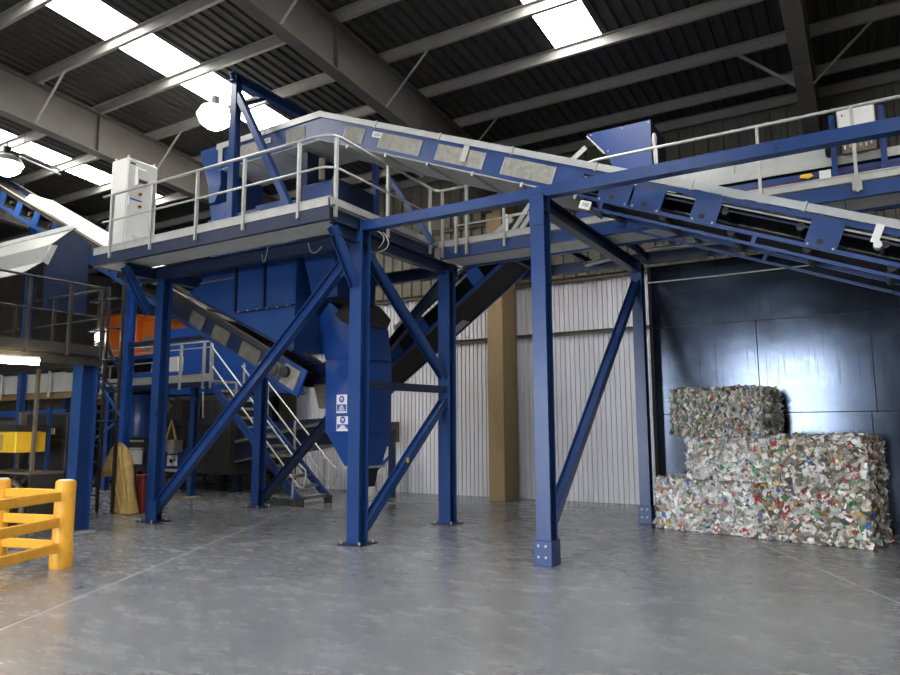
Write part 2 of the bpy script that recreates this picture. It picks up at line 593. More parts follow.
for x in RAFT:
    def zb(y):
        return roof_z(y) - 0.21
    yb = YB - .15 if x > XS else YF - .1
    p, q = (x, yb, zb(yb) - .5), (x, YN, zb(YN) - .5)
    r = build('rafter', G().hsec(p, q, 0.28, 0.98, 0.024), 'rafter', ce)
    # haunch at the eaves
    build('haunch', G().prism([(x - .012, yb, zb(yb) - 1.0), (x - .012, yb, zb(yb) - 1.75), (x - .012, yb - 3.2, zb(yb - 3.2) - 1.0)], (.024, 0, 0)).bar((x, yb, zb(yb) - 1.76), (x, yb - 3.2, zb(yb - 3.2) - 1.0), .28, .024), 'rafter', r)
    for y in PY[1::2]:
        if y < yb - .6:
            for s in (-1, 1):
                build('purlin_stay', G().lsec((x + s * .10, y, zb(y) - .95), (x + s * 1.15, y, zb(y) + .02), .055, .055, .008), 'purlin', r)
    for y in PY[::2]:
        if y < yb - .2:
            build('web_stiffener', G().box(x - .12, x + .12, y - .008, y + .008, zb(y) - .95, zb(y) - .06), 'rafter', r)

# building column standing against the back wall
for x, lab in ((-8.2, 'tall tan box column standing against the corrugated back wall'), (-0.65, 'dark brown column in the back wall beside white control box')):
    if x > -2:
        o = build('wall_column', G().hsec((x, YB - .2, 0), (x, YB - .2, roof_z(YB) - .3), 0.26, 0.24, .02, (0, 1, 0)), 'rafter')
        tag(o, 'dark steel wall column rising behind the level conveyor', 'column')
        continue
    t = thing('wall_column', (x, 16.0, 0), lab, 'column')
    build('casing', G().box(-8.24, -7.80, 15.6, 16.4, 0.0, 7.75), 'tan', t, bevel=.012)
    build('seam_strip', G().box(-8.25, -7.79, 15.588, 15.598, 2.9, 2.94), 'tan', t)
    build('cap_plate', G().box(-8.28, -7.76, 15.56, 16.42, 7.75, 7.79), 'rafter', t)

# steel plate bay wall behind the bales
bw = build('wall_bay', G().box(-3.62, XR - .02, 13.93, 14.1, 0, 4.95), 'navy', smooth=False)
tag(bw, 'glossy blue steel plate bay wall behind the bales', None, kind='structure')
PLATES = [(-3.64, 0.9, 3.715, 4.95), (0.91, 5.0, 3.715, 4.95), (5.01, 6.96, 3.715, 4.95),
          (-3.64, -1.745, 2.02, 3.705), (-1.735, 0.06, 2.02, 3.705), (0.07, 2.0, 2.02, 3.705), (2.01, 5.0, 2.02, 3.705), (5.01, 6.96, 2.02, 3.705),
          (-3.64, -1.3, 0.0, 2.01), (-1.29, -0.02, 0.0, 2.01), (-0.01, 2.2, 0.0, 2.01), (2.21, 5.0, 0.0, 2.01), (5.01, 6.96, 0.0, 2.01)]
for a, b, c, d in PLATES:
    build('plate', G().box(a, b, 13.9 - random.uniform(0, .004), 13.93, c, d), 'plate', bw, smooth=False, bevel=.004)
build('edge_channel', G().csec((-3.66, 14.0, 0), (-3.66, 14.0, 4.95), .06, .22, .012, (0, 1, 0)), 'dark', bw)
# ------------------------------------------------------------------ blue support frame under the raised platform
XA, XB, Y1, Y2, ZT = -12.1, -6.95, 8.8, 11.6, 4.96


def column(parent, x, y, z1, w_=0.25, mat='blue', foot='plate', h=0.25):
    c = build('column', G().hsec((x, y, 0.02), (x, y, z1), w_, h, .02, (0, 1, 0)), mat, parent)
    if foot == 'plate':
        build('base_plate', G().box(x - .22, x + .22, y - .22, y + .22, 0, .022), 'navy', c)
        g = G()
        for sx in (-1, 1):
            for sy in (-1, 1):
                g.tube((x + sx * .175, y + sy * .17, .02), (x + sx * .175, y + sy * .17, .06), .018, 6)
        for k, sx in enumerate((-1, 1, -1, 1)):
            sy = -1 if k < 2 else 1
            b = G().tube((x + sx * .175, y + sy * .17, .02), (x + sx * .175, y + sy * .17, .06), .018, 6)
            build('anchor_bolt', b, 'galv', c)
    return c


def hbrace(parent, p, q, w_=.14, h=.17, name='brace', mat='blue', up=(0, 1, 0)):
    return build(name, G().hsec(p, q, w_, h, .014, up), mat, parent)


T = thing('support_frame', (-9.5, 10.2, 0), 'blue steel frame of braced columns carrying the hopper platform', 'steel frame')
column(T, XA, Y1 + .2, 4.72, .22, h=.22)
column(T, XB, Y1, 4.94, .23, h=.24)
column(T, XA - .05, 11.75, 4.72, .22, h=.22)
column(T, XB, 11.5, 4.80)
# primary beams
for y in (Y1, Y2):
    build('beam', G().hsec((XA - .55, y, 4.84), (XB - .14 if y == Y1 else XB + .1, y, 4.84), .16, .24, .016), 'navy', T)
for x in (XA, XB):
    build('beam', G().hsec((x, 8.12, 4.835), (x, 11.9, 4.835), .15, .22, .016), 'navy', T)
# front diagonal from the foot of one column to the head of the next
hbrace(T, (XA + .12, Y1 + .1, .20), (XB - .16, Y1, 4.62), .14, .18, up=(0, 0, 1))
build('gusset', G().box(XA + .1, XA + .34, Y1 - .012, Y1 + .012, .06, .42), 'blue', T)
build('gusset', G().box(XB - .42, XB - .12, Y1 - .012, Y1 + .012, 4.25, 4.72), 'blue', T)
# back diagonal
hbrace(T, (XA + .1, 11.75, .2), (XB - .12, 11.6, 4.66), .14, .17, up=(0, 0, 1), mat='navy')
# side diagonals and strut between the two right-hand columns
hbrace(T, (XB, Y1 + .14, 4.62), (XB, 11.38, 2.72), .14, .15, up=(1, 0, 0))
hbrace(T, (XB, Y1 + .13, 2.46), (XB, 11.38, 2.49), .13, .13, name='strut', up=(1, 0, 0), mat='navy')
hbrace(T, (XB, Y1 + .14, .22), (XB, 11.38, 2.28), .14, .15, up=(1, 0, 0))
build('hazard_tag', G().box(XB + .078, XB + .084, 10.02, 10.09, 1.18, 1.27), 'ytag', T)
# knee braces out to the platform edge
for x in (XA, XB):
    hbrace(T, (x, Y1 - .12, 4.02), (x, 8.1, 4.86), .13, .13, name='knee_brace', up=(1, 0, 0))
# gallows mast above the platform
gm = thing('gallows_mast', (-10.05, 8.85, 5.32), 'blue mast with slanting stay and lifting arm on the platform', 'mast')
build('mast', G().hsec((-10.05, 8.85, 5.33), (-10.05, 8.85, 8.52), .15, .15, .012, (0, 1, 0)), 'blue', gm)
build('foot_plate', G().box(-10.2, -9.9, 8.70, 9.0, 5.30, 5.33), 'blue', gm)
build('stay', G().bar((-9.98, 8.85, 8.10), (-8.40, 8.85, 5.33), .12, .12, (0, 1, 0)), 'blue', gm)
build('arm', G().hsec((-10.05, 8.70, 8.45), (-10.05, 11.5, 8.45), .13, .18, .012), 'blue', gm)
build('arm_stay', G().bar((-10.05, 8.93, 7.95), (-10.05, 9.6, 8.36), .07, .07), 'blue', gm)

# ------------------------------------------------------------------ portal frame beside the bales with its long front beam
T = thing('portal_frame', (-3.75, 8.7, 0), 'blue portal frame with box feet and a long front beam', 'steel frame')
for y in (8.7, 13.4):
    c = build('column', G().hsec((-3.75, y, .02), (-3.75, y, 4.94), .2, .22, .02, (0, 1, 0)), 'blue', T)
    build('box_foot', G().box(-3.875, -3.625, y - .15, y + .15, 0, .32), 'blue', c, bevel=.008)
    for k in range(4):
        bx_, bz = -3.8 + .1 * (k % 2), .12 + .14 * (k // 2)
        build('foot_bolt', G().tube((bx_, y - .15, bz), (bx_, y - .175, bz), .018, 6), 'galv', c)
    build('splice_plate', G().box(-3.855, -3.645, y - .125, y - .113, 4.5, 4.9), 'blue', c)
build('beam', G().hsec((-3.75, 8.6, 4.84), (-3.75, 13.6, 4.84), .16, .22, .016), 'navy', T)
build('front_beam', G().hsec((XB + .05, 8.83, 5.025), (3.4, 8.83, 5.025), .16, .155, .014, (0, 0, 1)).box(XB + .05, 3.4, 8.752, 8.762, 4.96, 5.09), 'blue', T)
build('end_plate', G().box(XB + .035, XB + .05, 8.74, 8.92, 4.92, 5.14), 'blue', T)
hbrace(T, (-3.75, 13.28, 4.55), (-3.75, 8.86, .55), .13, .15, up=(1, 0, 0))
rope = tag(build('rope', G().path([PX(648, 283, 1, 13.3), PX(720, 275.5, 1, 13.3), PX(790, 267.5, 1, 13.3), PX(870, 258, 1, 13.3), PX(960, 246, 1, 13.3)], .012, 6), 'cable'), 'thin pale rope strung across the top of the blue wall', 'rope')


# ------------------------------------------------------------------ walkways and rails
def rail_run(T, a, b, z, posts, top=1.05, mid=.53, mat='galv', pw=.055, rr=.024):
    """posts, handrail and mid rail along a straight edge from a to b, deck level z"""
    a, b = V((*a, z)), V((*b, z))
    L = (b - a).length
    d = (b - a).normalized()
    first = None
    for s in posts:
        p = a + d * s
        if first is None:
            first = build('post', G().bar(p + V((0, 0, -.22)), p + V((0, 0, top - .02)), pw, pw * .75, d), mat, T)
            f0 = p
        else:
            clone(first, p - f0)
    build('handrail', G().path([a + V((0, 0, top)), b + V((0, 0, top))], rr, 10), mat, T)
    build('mid_rail', G().path([a + V((0, 0, mid)), b + V((0, 0, mid))], rr * .8, 8), mat, T)


ZD = 5.20      # deck level
T = thing('raised_platform', (-9.8, 8.1, 4.97), 'grey plated walkway platform with galvanised guardrail above the blue hopper', 'platform')
x0 = -13.0
for k in range(5):
    a = x0 + k * 1.21
    build('deck_plate', G().box(a, a + 1.205, 8.06, 9.16, ZD - .03, ZD), 'deck', T)
    build('soffit_panel', G().box(a, a + 1.205, 8.10, 8.70, 4.975, 4.99), 'soffit', T)
build('fascia_channel', G().csec((-13.0, 8.05, 5.08), (-6.95, 8.05, 5.08), .07, .24, .01, flip=-1), 'navy', T)
build('fascia_channel', G().csec((-6.95, 8.05, 5.08), (-6.95, 11.1, 5.08), .07, .24, .01), 'navy', T)
build('fascia_channel', G().csec((-13.0, 8.05, 5.08), (-13.0, 9.2, 5.08), .07, .24, .01, flip=-1), 'navy', T)
build('toe_board', G().box(-13.0, -6.97, 8.005, 8.025, 5.18, 5.32), 'galv', T)
build('toe_board', G().box(-6.945, -6.925, 8.03, 11.1, 5.18, 5.32), 'galv', T)
build('toe_lip', G().box(-13.0, -6.92, 7.995, 8.03, 5.305, 5.322), 'galv', T)
build('deck_plate', G().box(-7.9, -6.95, 9.17, 11.1, ZD - .03, ZD), 'deck', T)
rail_run(T, (-12.75, 8.0), (-7.2, 8.0), 5.28, [.3, 1.52, 2.76, 3.94, 5.17])
z = 6.33
build('handrail', G().path([(-7.2, 8.0, z), (-7.06, 8.02, z), (-6.95, 8.1, z), (-6.92, 8.22, z), (-6.92, 11.0, 6.29), (-6.86, 11.08, 6.29), (-6.72, 11.1, 6.29), (-6.1, 11.1, 6.29)], .024, 10), 'galv', T)
build('mid_rail', G().path([(-7.2, 8.0, z - .52), (-7.06, 8.02, z - .52), (-6.95, 8.1, z - .52), (-6.92, 8.22, z - .52), (-6.92, 10.9, z - .54)], .019, 8), 'galv', T)
p0 = build('post', G().bar((-6.93, 8.14, 5.02), (-6.93, 8.14, 6.31), .055, .045), 'galv', T)
for y in (9.52, 10.87):
    clone(p0, (0.0, y - 8.14, 0))
for x in (-6.8, -6.27):
    clone(p0, (x + 6.93, 11.1 - 8.14, -.04))
# loose wires hanging under the deck
for i, (a, b, c) in enumerate((((262, 254), (264, 262), (268, 247)), ((308, 243), (313, 253), (322, 246)), ((375, 230), (384, 238), (377, 249)), ((383, 232), (388, 246), (374, 253)))):
    pts = [PX(*q, 1, 8.6 if i < 2 else 9.2) for q in (a, b, c)]
    mid = [pts[0] * (1 - t) ** 2 + (pts[1] * 2 - (pts[0] + pts[2]) / 2) * (2 * t * (1 - t)) + pts[2] * t ** 2 for t in np.linspace(0, 1, 10).tolist()]
    build('wire', G().path(mid, .007, 6), 'cable' if i > 1 else 'galv', T)

# right-hand walkway
T = thing('walkway', (-2.0, 11.6, 4.7), 'long galvanised walkway with blue edge beams behind the sloping conveyor', 'walkway')
for k in range(9):
    a = -6.85 + k * 1.12
    build('deck_grating', G().box(a, a + 1.11, 11.16, 12.06, ZD - .03, ZD), 'grate', T)
build('toe_board', G().box(-6.9, 3.4, 11.135, 11.155, 5.19, 5.30), 'galv', T)
build('toe_lip', G().box(-6.9, 3.4, 11.12, 11.17, 5.29, 5.305), 'galv', T)
build('edge_beam', G().csec((-6.85, 11.18, 5.06), (3.4, 11.18, 5.06), .08, .20, .01, flip=-1), 'blue', T)
build('edge_beam', G().csec((-6.85, 12.0, 5.06), (3.4, 12.0, 5.06), .08, .20, .01, flip=-1), 'blue', T)
build('edge_beam', G().csec((-6.7, 13.35, 5.0), (3.4, 13.35, 5.0), .08, .22, .01, flip=-1), 'navy', T)
for k in range(9):
    a = -6.85 + k * 1.12
    build('soffit_panel', G().box(a, a + 1.11, 11.24, 11.92, 4.985, 4.995), 'soffit', T)
    build('cross_bearer', G().csec((a + 1.1, 12.06, 5.03), (a + 1.1, 13.32, 5.03), .06, .12, .008), 'navy', T)
rail = G().path([PX(588, 163, 1, 11.1), (-3.7, 11.1, 6.27), (3.4, 11.1, 6.29)], .026, 10)
build('handrail', rail, 'galv', T)
for x in (-2.72, -1.21, .035, 1.5, 2.9):
    build('post', G().bar((x, 11.1, 5.02), (x, 11.1, 6.26), .055, .045), 'galv', T)
    build('post_bracket', G().box(x - .06, x + .06, 11.08, 11.12, 5.04, 5.19), 'galv', T)
for x in (-5.49, -4.62, -6.5):
    build('post', G().bar((x, 11.1, 5.02), (x, 11.1, 5.92), .05, .04), 'galv', T)
build('mid_rail', G().path([(-6.5, 11.1, 5.55), (-3.9, 11.1, 5.55)], .016, 8), 'galv', T)
build('mid_rail', G().path([(-6.0, 12.05, 5.9), (-3.9, 12.05, 5.9)], .016, 8), 'galv', T)
for x in (-5.9, -5.2):
    build('post', G().bar((x, 12.03, 5.1), (x, 12.03, 5.92), .07, .05), 'white', T)
build('ladder_stile', G().bar(PX(510, 236, 1, 11.4), PX(531, 203, 1, 11.4), .05, .08), 'galv', T)
build('ladder_stile', G().bar(PX(516, 238, 1, 11.4), PX(537, 205, 1, 11.4), .05, .08), 'galv', T)
# bracing under the walkway seen beside the portal
build('cable_tray', G().csec(PX(645, 250, 1, 12.6), PX(730, 240, 1, 12.6), .16, .06, .006), 'galv', T)
build('cable_tray', G().csec(PX(585, 265, 1, 13.0), PX(612, 258, 1, 13.0), .16, .06, .006), 'galv', T)
build('hanger', G().box(-5.6, -5.55, 12.9, 12.95, 4.3, 4.98), 'dark', T)
# ------------------------------------------------------------------ sloping feed conveyor with its level head above the platform
YA, YZ = 9.30, 10.40
SL = math.atan(0.397)
AP = V((-8.30, 0, 7.53))
e1, m1 = V((math.cos(SL), 0, -math.sin(SL))), V((-math.sin(SL), 0, -math.cos(SL)))


def frame_pt(org, e, m):
    return lambda s, n, y: tuple(org + e * s + m * n + V((0, y, 0)))


PI_ = frame_pt(AP, e1, m1)                      # inclined part: s along the belt, n below the skirt edge
PL_ = frame_pt(AP, V((1, 0, 0.016)).normalized(), V((0, 0, -1)))   # level part (s negative)


def strip(P, s0, s1, n0, n1_, y0, y1, g=None, k0=0, k1=0):
    g = g or G()
    return g.prism([P(s0 + k0, n0, y0), P(s1 + k1, n0, y0), P(s1, n1_, y0), P(s0, n1_, y0)], (0, y1 - y0, 0))


def sX(x):
    return (x + 8.30) / math.cos(SL)


T = thing('feed_conveyor', (-3.0, 9.85, 4.0), 'sloping blue belt conveyor with grey mesh side panels and zinc skirt', 'conveyor')
S_SPLIT, S_END = sX(-3.25), sX(3.4)
for y0, y1, near in ((YA, YA + .03, True), (YZ - .03, YZ, False)):
    f = build('side_frame', strip(PI_, .2, S_SPLIT, .04, .48, y0, y1), 'blue', T)
    yy = (y0 - .012, y0) if near else (y1, y1 + .012)
    build('side_frame', strip(PL_, -2.75, 0.0, .04, .52, y0, y1, None, 0, .0), 'blue', T)
    for a, b in ((-7.62, -7.12), (-6.84, -5.92), (-5.68, -4.74), (-4.49, -3.58)):
        m = build('mesh_panel', strip(PI_, sX(a), sX(b) - .1, .15, .42, *yy), 'mesh', f)
        h = (.012, .03)
        for c in (sX(a) - .012, sX(b) - .1):
            build('panel_clip', strip(PI_, c, c + .012, .15, .42, yy[0] - .006, yy[1]), 'galv', m)
    for a, b in ((-2.1, -1.55), (-.85, -.38)):
        build('mesh_panel', strip(PL_, a, b, .17, .43, *yy), 'mesh', f)
    build('upper_chord', strip(PI_, S_SPLIT, S_END, .095, .165, y0, y1), 'blue', T)
    build('lower_chord', strip(PI_, S_SPLIT, S_END, .46, .51, y0, y1), 'blue', T)
    build('guide_tube', G().path([PI_(S_SPLIT, .20, y0 + .05), PI_(S_END, .20, y0 + .05)], .014, 8), 'galv', T)
    build('guide_tube', G().path([PI_(S_SPLIT, .255, y0 + .06), PI_(S_END, .255, y0 + .06)], .018, 8), 'navy', T)
    build('truss_rail', strip(PI_, sX(-2.95), S_END, .60, .635, y0, y1), 'blue', T)
    for a, b in ((-2.98, -2.55), (-2.52, -2.12), (-1.74, -1.42), (-.42, -.08), (.75, 1.1), (2.0, 2.35)):
        p = build('idler_plate', strip(PI_, sX(a) + .02, sX(b) + .02, .11, .49, *((y0 - .01, y0 + .002) if near else (y1 - .002, y1 + .01))), 'blue', T)
        sm = (sX(a) + sX(b)) / 2
        q = (y0 - .014, y0 - .008) if near else (y1 + .008, y1 + .014)
        build('slot', strip(PI_, sm - .035, sm + .035, .38, .44, *q), 'black', p)
        for ss in (sX(a) + .06, sX(b) - .02):
            build('bolt', G().tube(PI_(ss, .465, q[0]), PI_(ss, .465, q[1]), .014, 6), 'galv', p)
    for k in range(4):
        s = sX(-2.9) + k * 2.1
        build('truss_strut', strip(PI_, s, s + .05, .51, .60, y0, y1), 'blue', T)
    # zinc skirts in lengths
    yk = (y0 - .03, y0 - .018) if near else (y1 + .018, y1 + .03)
    n = 9
    for k in range(n):
        a, b = S_END * k / n, S_END * (k + 1) / n
        sk = build('skirt_plate', strip(PI_, a + .004, b - .004, -.01, .09, *yk), 'trim', T)
        build('skirt_clip', strip(PI_, b - .03, b - .006, -.025, .105, yk[0] - .01, yk[1] + .01), 'trim', sk)
    build('skirt_plate', strip(PL_, -2.75, -1.4, -.02, .10, *yk), 'trim', T)
    build('skirt_plate', strip(PL_, -1.39, 0.01, -.02, .10, *yk), 'trim', T)
build('apex_plate', G().prism([PL_(.002, .04, YA), PI_(.198, .04, YA), PI_(.198, .48, YA), PL_(.002, .52, YA)], (0, .03, 0)), 'blue', T)
build('apex_plate', G().prism([PL_(.002, .04, YZ - .03), PI_(.198, .04, YZ - .03), PI_(.198, .48, YZ - .03), PL_(.002, .52, YZ - .03)], (0, .03, 0)), 'blue', T)
build('belt', strip(PI_, 0, S_END, .17, .19, YA + .06, YZ - .06), 'black', T)
build('belt', strip(PL_, -2.7, 0, .17, .19, YA + .06, YZ - .06), 'black', T)
build('return_belt', strip(PI_, S_SPLIT, S_END, .40, .41, YA + .1, YZ - .1), 'black', T)
for k in range(6):
    a, b = S_SPLIT * k / 6, S_SPLIT * (k + 1) / 6
    build('belly_plate', strip(PI_, a + .01, b - .01, .49, .505, YA - .02, YZ + .02), 'deck', T)
    build('plate_rib', strip(PI_, b - .03, b + .01, .48, .55, YA - .03, YZ + .03), 'galv', T)
for k in range(3):
    build('belly_plate', strip(PL_, -2.7 + .9 * k, -1.82 + .9 * k, .53, .545, YA - .02, YZ + .02), 'deck', T)
roll = None
for k in range(8):
    c = V(PI_(S_SPLIT + .35 + k * .92, .50, YA + .08))
    if roll is None:
        roll, r0 = build('return_roller', G().tube(c, c + V((0, YZ - YA - .16, 0)), .055, 12), 'dark', T), c
    else:
        clone(roll, c - r0)
for k in range(8):
    c = V(PI_(S_SPLIT + .2 + k * .92, .27, YA + .05))
    build('carry_roller', G().tube(c, c + V((0, YZ - YA - .1, 0)), .05, 10), 'dark', T)
# head hood
hd = [(-11.55, 7.46), (-10.9, 7.47), (-10.9, 6.62), (-11.05, 6.3), (-11.22, 6.3), (-11.25, 6.62)]
build('head_hood', G().prism(xz(hd, YA - .02), (0, YZ - YA + .04, 0)), 'blue', T, bevel=.006)
build('access_flap', G().box(-10.98, -10.86, YA - .04, YA - .02, 7.1, 7.4), 'galv', T)
build('number_plate', G().prism([PI_(sX(-7.02), .16, YA - .02), PI_(sX(-6.82), .16, YA - .02), PI_(sX(-6.82), .26, YA - .02), PI_(sX(-7.02), .26, YA - .02)], (0, -.006, 0)), 'white', T)
text('printed_number', '2004', .075, PI_(sX(-6.92), .21, YA - .029), e1, -m1, 'text', T)
build('number_plate', G().box(-9.72, -9.54, YA - .024, YA - .018, 7.22, 7.32), 'white', T)
text('printed_number', '2005', .07, (-9.63, YA - .027, 7.27), (1, 0, 0), (0, 0, 1), 'text', T)
build('number_plate', G().prism([PI_(sX(-3.16), .54, YA - .02), PI_(sX(-3.0), .54, YA - .02), PI_(sX(-3.0), .66, YA - .02), PI_(sX(-3.16), .66, YA - .02)], (0, -.006, 0)), 'white', T)
text('printed_number', '208', .07, PI_(sX(-3.08), .6, YA - .03), e1, -m1, 'text', T)
sw = build('speed_sensor', strip(PI_, sX(.22), sX(.30), .08, .30, YA - .05, YA - .035), 'white', T)
build('sensor_head', G().tube(PI_(sX(.30), .32, YA - .09), PI_(sX(.30), .32, YA + .05), .045, 12), 'white', sw)
build('latch', strip(PI_, sX(-5.22), sX(-5.12), .1, .36, YA - .045, YA - .032), 'galv', T)
# props: trestle on the walkway and legs to the floor at the low end
build('prop', G().bar(PX(391, 180, 1, 10.43), PX(433, 243, 1, 10.43), .09, .09), 'blue', T)
build('prop', G().bar((-7.9, 10.43, 5.2), (-7.9, 10.43, 6.9), .1, .1), 'blue', T)
for y in (YA + .02, YZ - .02):
    zz = PI_(sX(2.9), .7, 0)[2]
    build('leg', G().hsec((2.9, y, 0), (2.9, y, zz), .12, .12, .012, (0, 1, 0)), 'blue', T)

# ------------------------------------------------------------------ chute housing standing on the platform under the conveyor head
T = thing('chute_housing', (-9.2, 10.0, 5.05), 'blue boxed chute housing on the platform below the conveyor head', 'housing')
build('inlet_box', G().loft([rect(-11.3, -10.75, 9.36, 10.34, 6.28), rect(-11.2, -10.85, 9.36, 10.34, 5.9)]), 'blue', T)
build('body', G().box(-11.15, -8.85, 9.32, 10.9, 5.1, 5.98), 'blue', T, bevel=.01)
build('panel', G().box(-9.9, -9.0, 9.29, 9.32, 5.35, 6.02), 'blue', T)
build('panel', G().box(-10.75, -10.05, 9.29, 9.32, 5.35, 5.9), 'blue', T)
build('drive_motor', G().lathe((-9.75, 9.26, 5.75), [(.02, -.3), (.13, -.29), (.15, -.1), (.15, .1), (.1, .12)], 14, 0), 'dark', T)
build('bearing', G().lathe((-11.28, 9.5, 5.92), [(.02, -.1), (.11, -.1), (.11, .1), (.02, .1)], 14, 0), 'navy', T)
build('end_box', G().box(-8.75, -7.95, 9.35, 10.5, 5.22, 6.22), 'blue', T, bevel=.01)
build('end_panel', G().box(-7.94, -7.90, 9.22, 10.5, 5.22, 6.2), 'navy', T)
build('riser', G().box(-8.93, -8.70, 9.4, 10.3, 5.98, 6.9), 'navy', T)
build('sight_tube', G().tube((-8.25, 9.3, 6.22), (-8.25, 9.3, 6.62), .06, 12), 'rust', T)

# ------------------------------------------------------------------ hopper below the platform
HY0, HY1 = 9.2, 11.3
T = thing('hopper', (-10.0, 10.2, 2.9), 'large blue ribbed hopper hanging below the platform', 'hopper')
body = [(-11.22, 4.955), (-8.72, 4.955), (-8.74, 3.15), (-11.62, 4.48), (-11.22, 4.62)]
build('body', G().prism(xz(body, HY0), (0, HY1 - HY0, 0)), 'blue', T)
for x0, x1, z0, z1 in ((-11.2, -10.27, 4.66, 4.94), (-10.2, -9.52, 4.03, 4.94), (-9.44, -8.76, 4.05, 4.94)):
    build('panel', G().box(x0, x1, HY0 - .012, HY0, z0, z1), 'blue', T)
for x in (-10.235, -9.48):
    build('rib', G().box(x - .02, x + .02, HY0 - .06, HY0, 3.95, 4.95), 'navy', T)
build('flange', G().bar((-10.22, HY0 - .03, 3.95), (-8.74, HY0 - .03, 3.97), .06, .025), 'navy', T)
build('flange', G().bar((-11.22, HY0 - .03, 4.63), (-10.24, HY0 - .03, 4.63), .05, .02), 'rust', T)
build('lip', G().bar((-11.62, HY0 - .02, 4.46), (-8.74, HY0 - .02, 3.13), .06, .03), 'navy', T)
for k in range(6):
    build('bolt', G().tube((-10.1 + k * .25, HY0 - .06, 3.952), (-10.1 + k * .25, HY0 - .085, 3.952), .014, 6), 'galv', T)
# dark transfer throat beside the hopper
t2 = thing('transfer_throat', (-8.9, 10.4, 2.1), 'dark navy steel throat between hopper and tall chute', 'chute')
build('body', G().loft([rect(-9.2, -8.62, 10.3, 11.1, 2.62), rect(-9.5, -8.62, 10.2, 11.2, 3.0), rect(-9.4, -8.66, 10.9, 11.25, 3.12)]), 'navy', t2)
build('rubber_skirt', G().loft([rect(-9.1, -8.64, 10.3, 11.0, 2.15), rect(-9.2, -8.64, 10.25, 11.1, 2.61)]), 'rust', t2)

# ------------------------------------------------------------------ tall chute with safety signs
T = thing('discharge_chute', (-8.1, 10.3, 0.55), 'tall faceted blue chute carrying two white safety signs', 'chute')
CY, DY = 9.9, 10.75


def ring(x0, x1, z, y0=CY, y1=DY):
    return rect(x0, x1, y0, y1, z)


build('inlet', G().loft([ring(-8.42, -7.86, 4.06, 9.32, 10.4), ring(-8.66, -7.92, 4.90, 9.3, 10.5)]), 'blue', T)
build('rubber_sleeve', G().loft([ring(-8.05, -7.72, 3.62, 9.75, 10.6), ring(-8.15, -7.70, 3.80, 9.6, 10.7), ring(-8.0, -7.76, 3.98, 9.7, 10.5), ring(-8.3, -7.86, 4.05, 9.5, 10.5)]), 'dark', T)
build('shoulder', G().add([(-8.93, CY + .05, 3.74), (-8.27, CY - .30, 4.03), (-7.80, CY - .1, 3.62), (-7.72, CY, 3.02), (-8.60, CY, 3.02),
                           (-8.93, DY, 3.74), (-8.27, DY, 4.03), (-7.80, DY, 3.62), (-7.72, DY, 3.02), (-8.60, DY, 3.02)],
                          [(0, 1, 4), (1, 2, 3), (1, 3, 4), (5, 9, 6), (6, 8, 7), (6, 9, 8), (0, 5, 6, 1), (1, 6, 7, 2), (2, 7, 8, 3), (3, 8, 9, 4), (4, 9, 5, 0)]), 'bright', T)
build('body', G().loft([ring(-8.58, -7.72, 1.72), ring(-8.60, -7.72, 3.015)]), 'bright', T)
build('spout', G().loft([ring(-8.2, -7.82, 1.1, CY + .1, DY - .15), ring(-8.58, -7.72, 1.715)]), 'bright', T)
build('outlet_flange', G().box(-8.24, -7.78, CY + .06, DY - .1, 1.06, 1.10), 'galv', T)
build('outlet_sock', G().loft([ring(-8.1, -7.9, .72, CY + .2, DY - .25), ring(-8.12, -7.86, 1.06, CY + .15, DY - .2)]), 'black', T)
for z in (2.99, 1.70):
    build('seam_flange', G().box(-8.62, -7.70, CY - .012, DY + .01, z, z + .02), 'bright', T)
build('support_bracket', G().bar((-7.70, 10.3, 2.49), (-7.05, 10.3, 2.49), .1, .1), 'navy', T)
# two signs: white boards, blue pictogram, blue panel with white lines
for zc, hh, hw, dx in ((2.21, .165, .12, -8.19), (1.855, .13, .14, -8.16)):
    s = build('safety_sign', G().box(dx - hw, dx + hw, CY - .022, CY - .013, zc - hh, zc + hh), 'white', T)
    s['label'] = 'white safety sign with a blue pictogram disc'
    yf = CY - .022
    build('pictogram_disc', G().lathe((dx, yf, zc + hh * .5), [(.062, -.004), (.062, .0)], 20, 1), 'ink', s)
    build('pictogram_face', G().lathe((dx, yf - .004, zc + hh * .5), [(.03, -.003), (.03, .0)], 14, 1), 'white', s)
    build('pictogram_mask', G().box(dx - .022, dx + .022, yf - .010, yf - .007, zc + hh * .5 - .02, zc + hh * .5 - .002), 'ink', s)
    build('wording_panel', G().box(dx - hw + .015, dx + hw - .015, yf - .004, yf, zc - hh + .03, zc - .01), 'ink', s)
    for k in range(3):
        ww = (hw - .05) * (.5 + .25 * k)
        zz = zc - .04 - k * (hh - .06) / 3
        build('wording_line', G().box(dx - ww, dx + ww, yf - .007, yf - .004, zz - .009, zz + .009), 'white', s)

# ------------------------------------------------------------------ long conveyor coming down from the left to the chute
YA2, YZ2 = 9.62, 10.6
S2 = math.atan(.496)
O2 = V((-8.95, 0, 2.89))
e2, m2 = V((math.cos(S2), 0, -math.sin(S2))), V((-math.sin(S2), 0, -math.cos(S2)))
P2 = frame_pt(O2, e2, m2)


def s2(x):
    return (x + 8.95) / math.cos(S2)


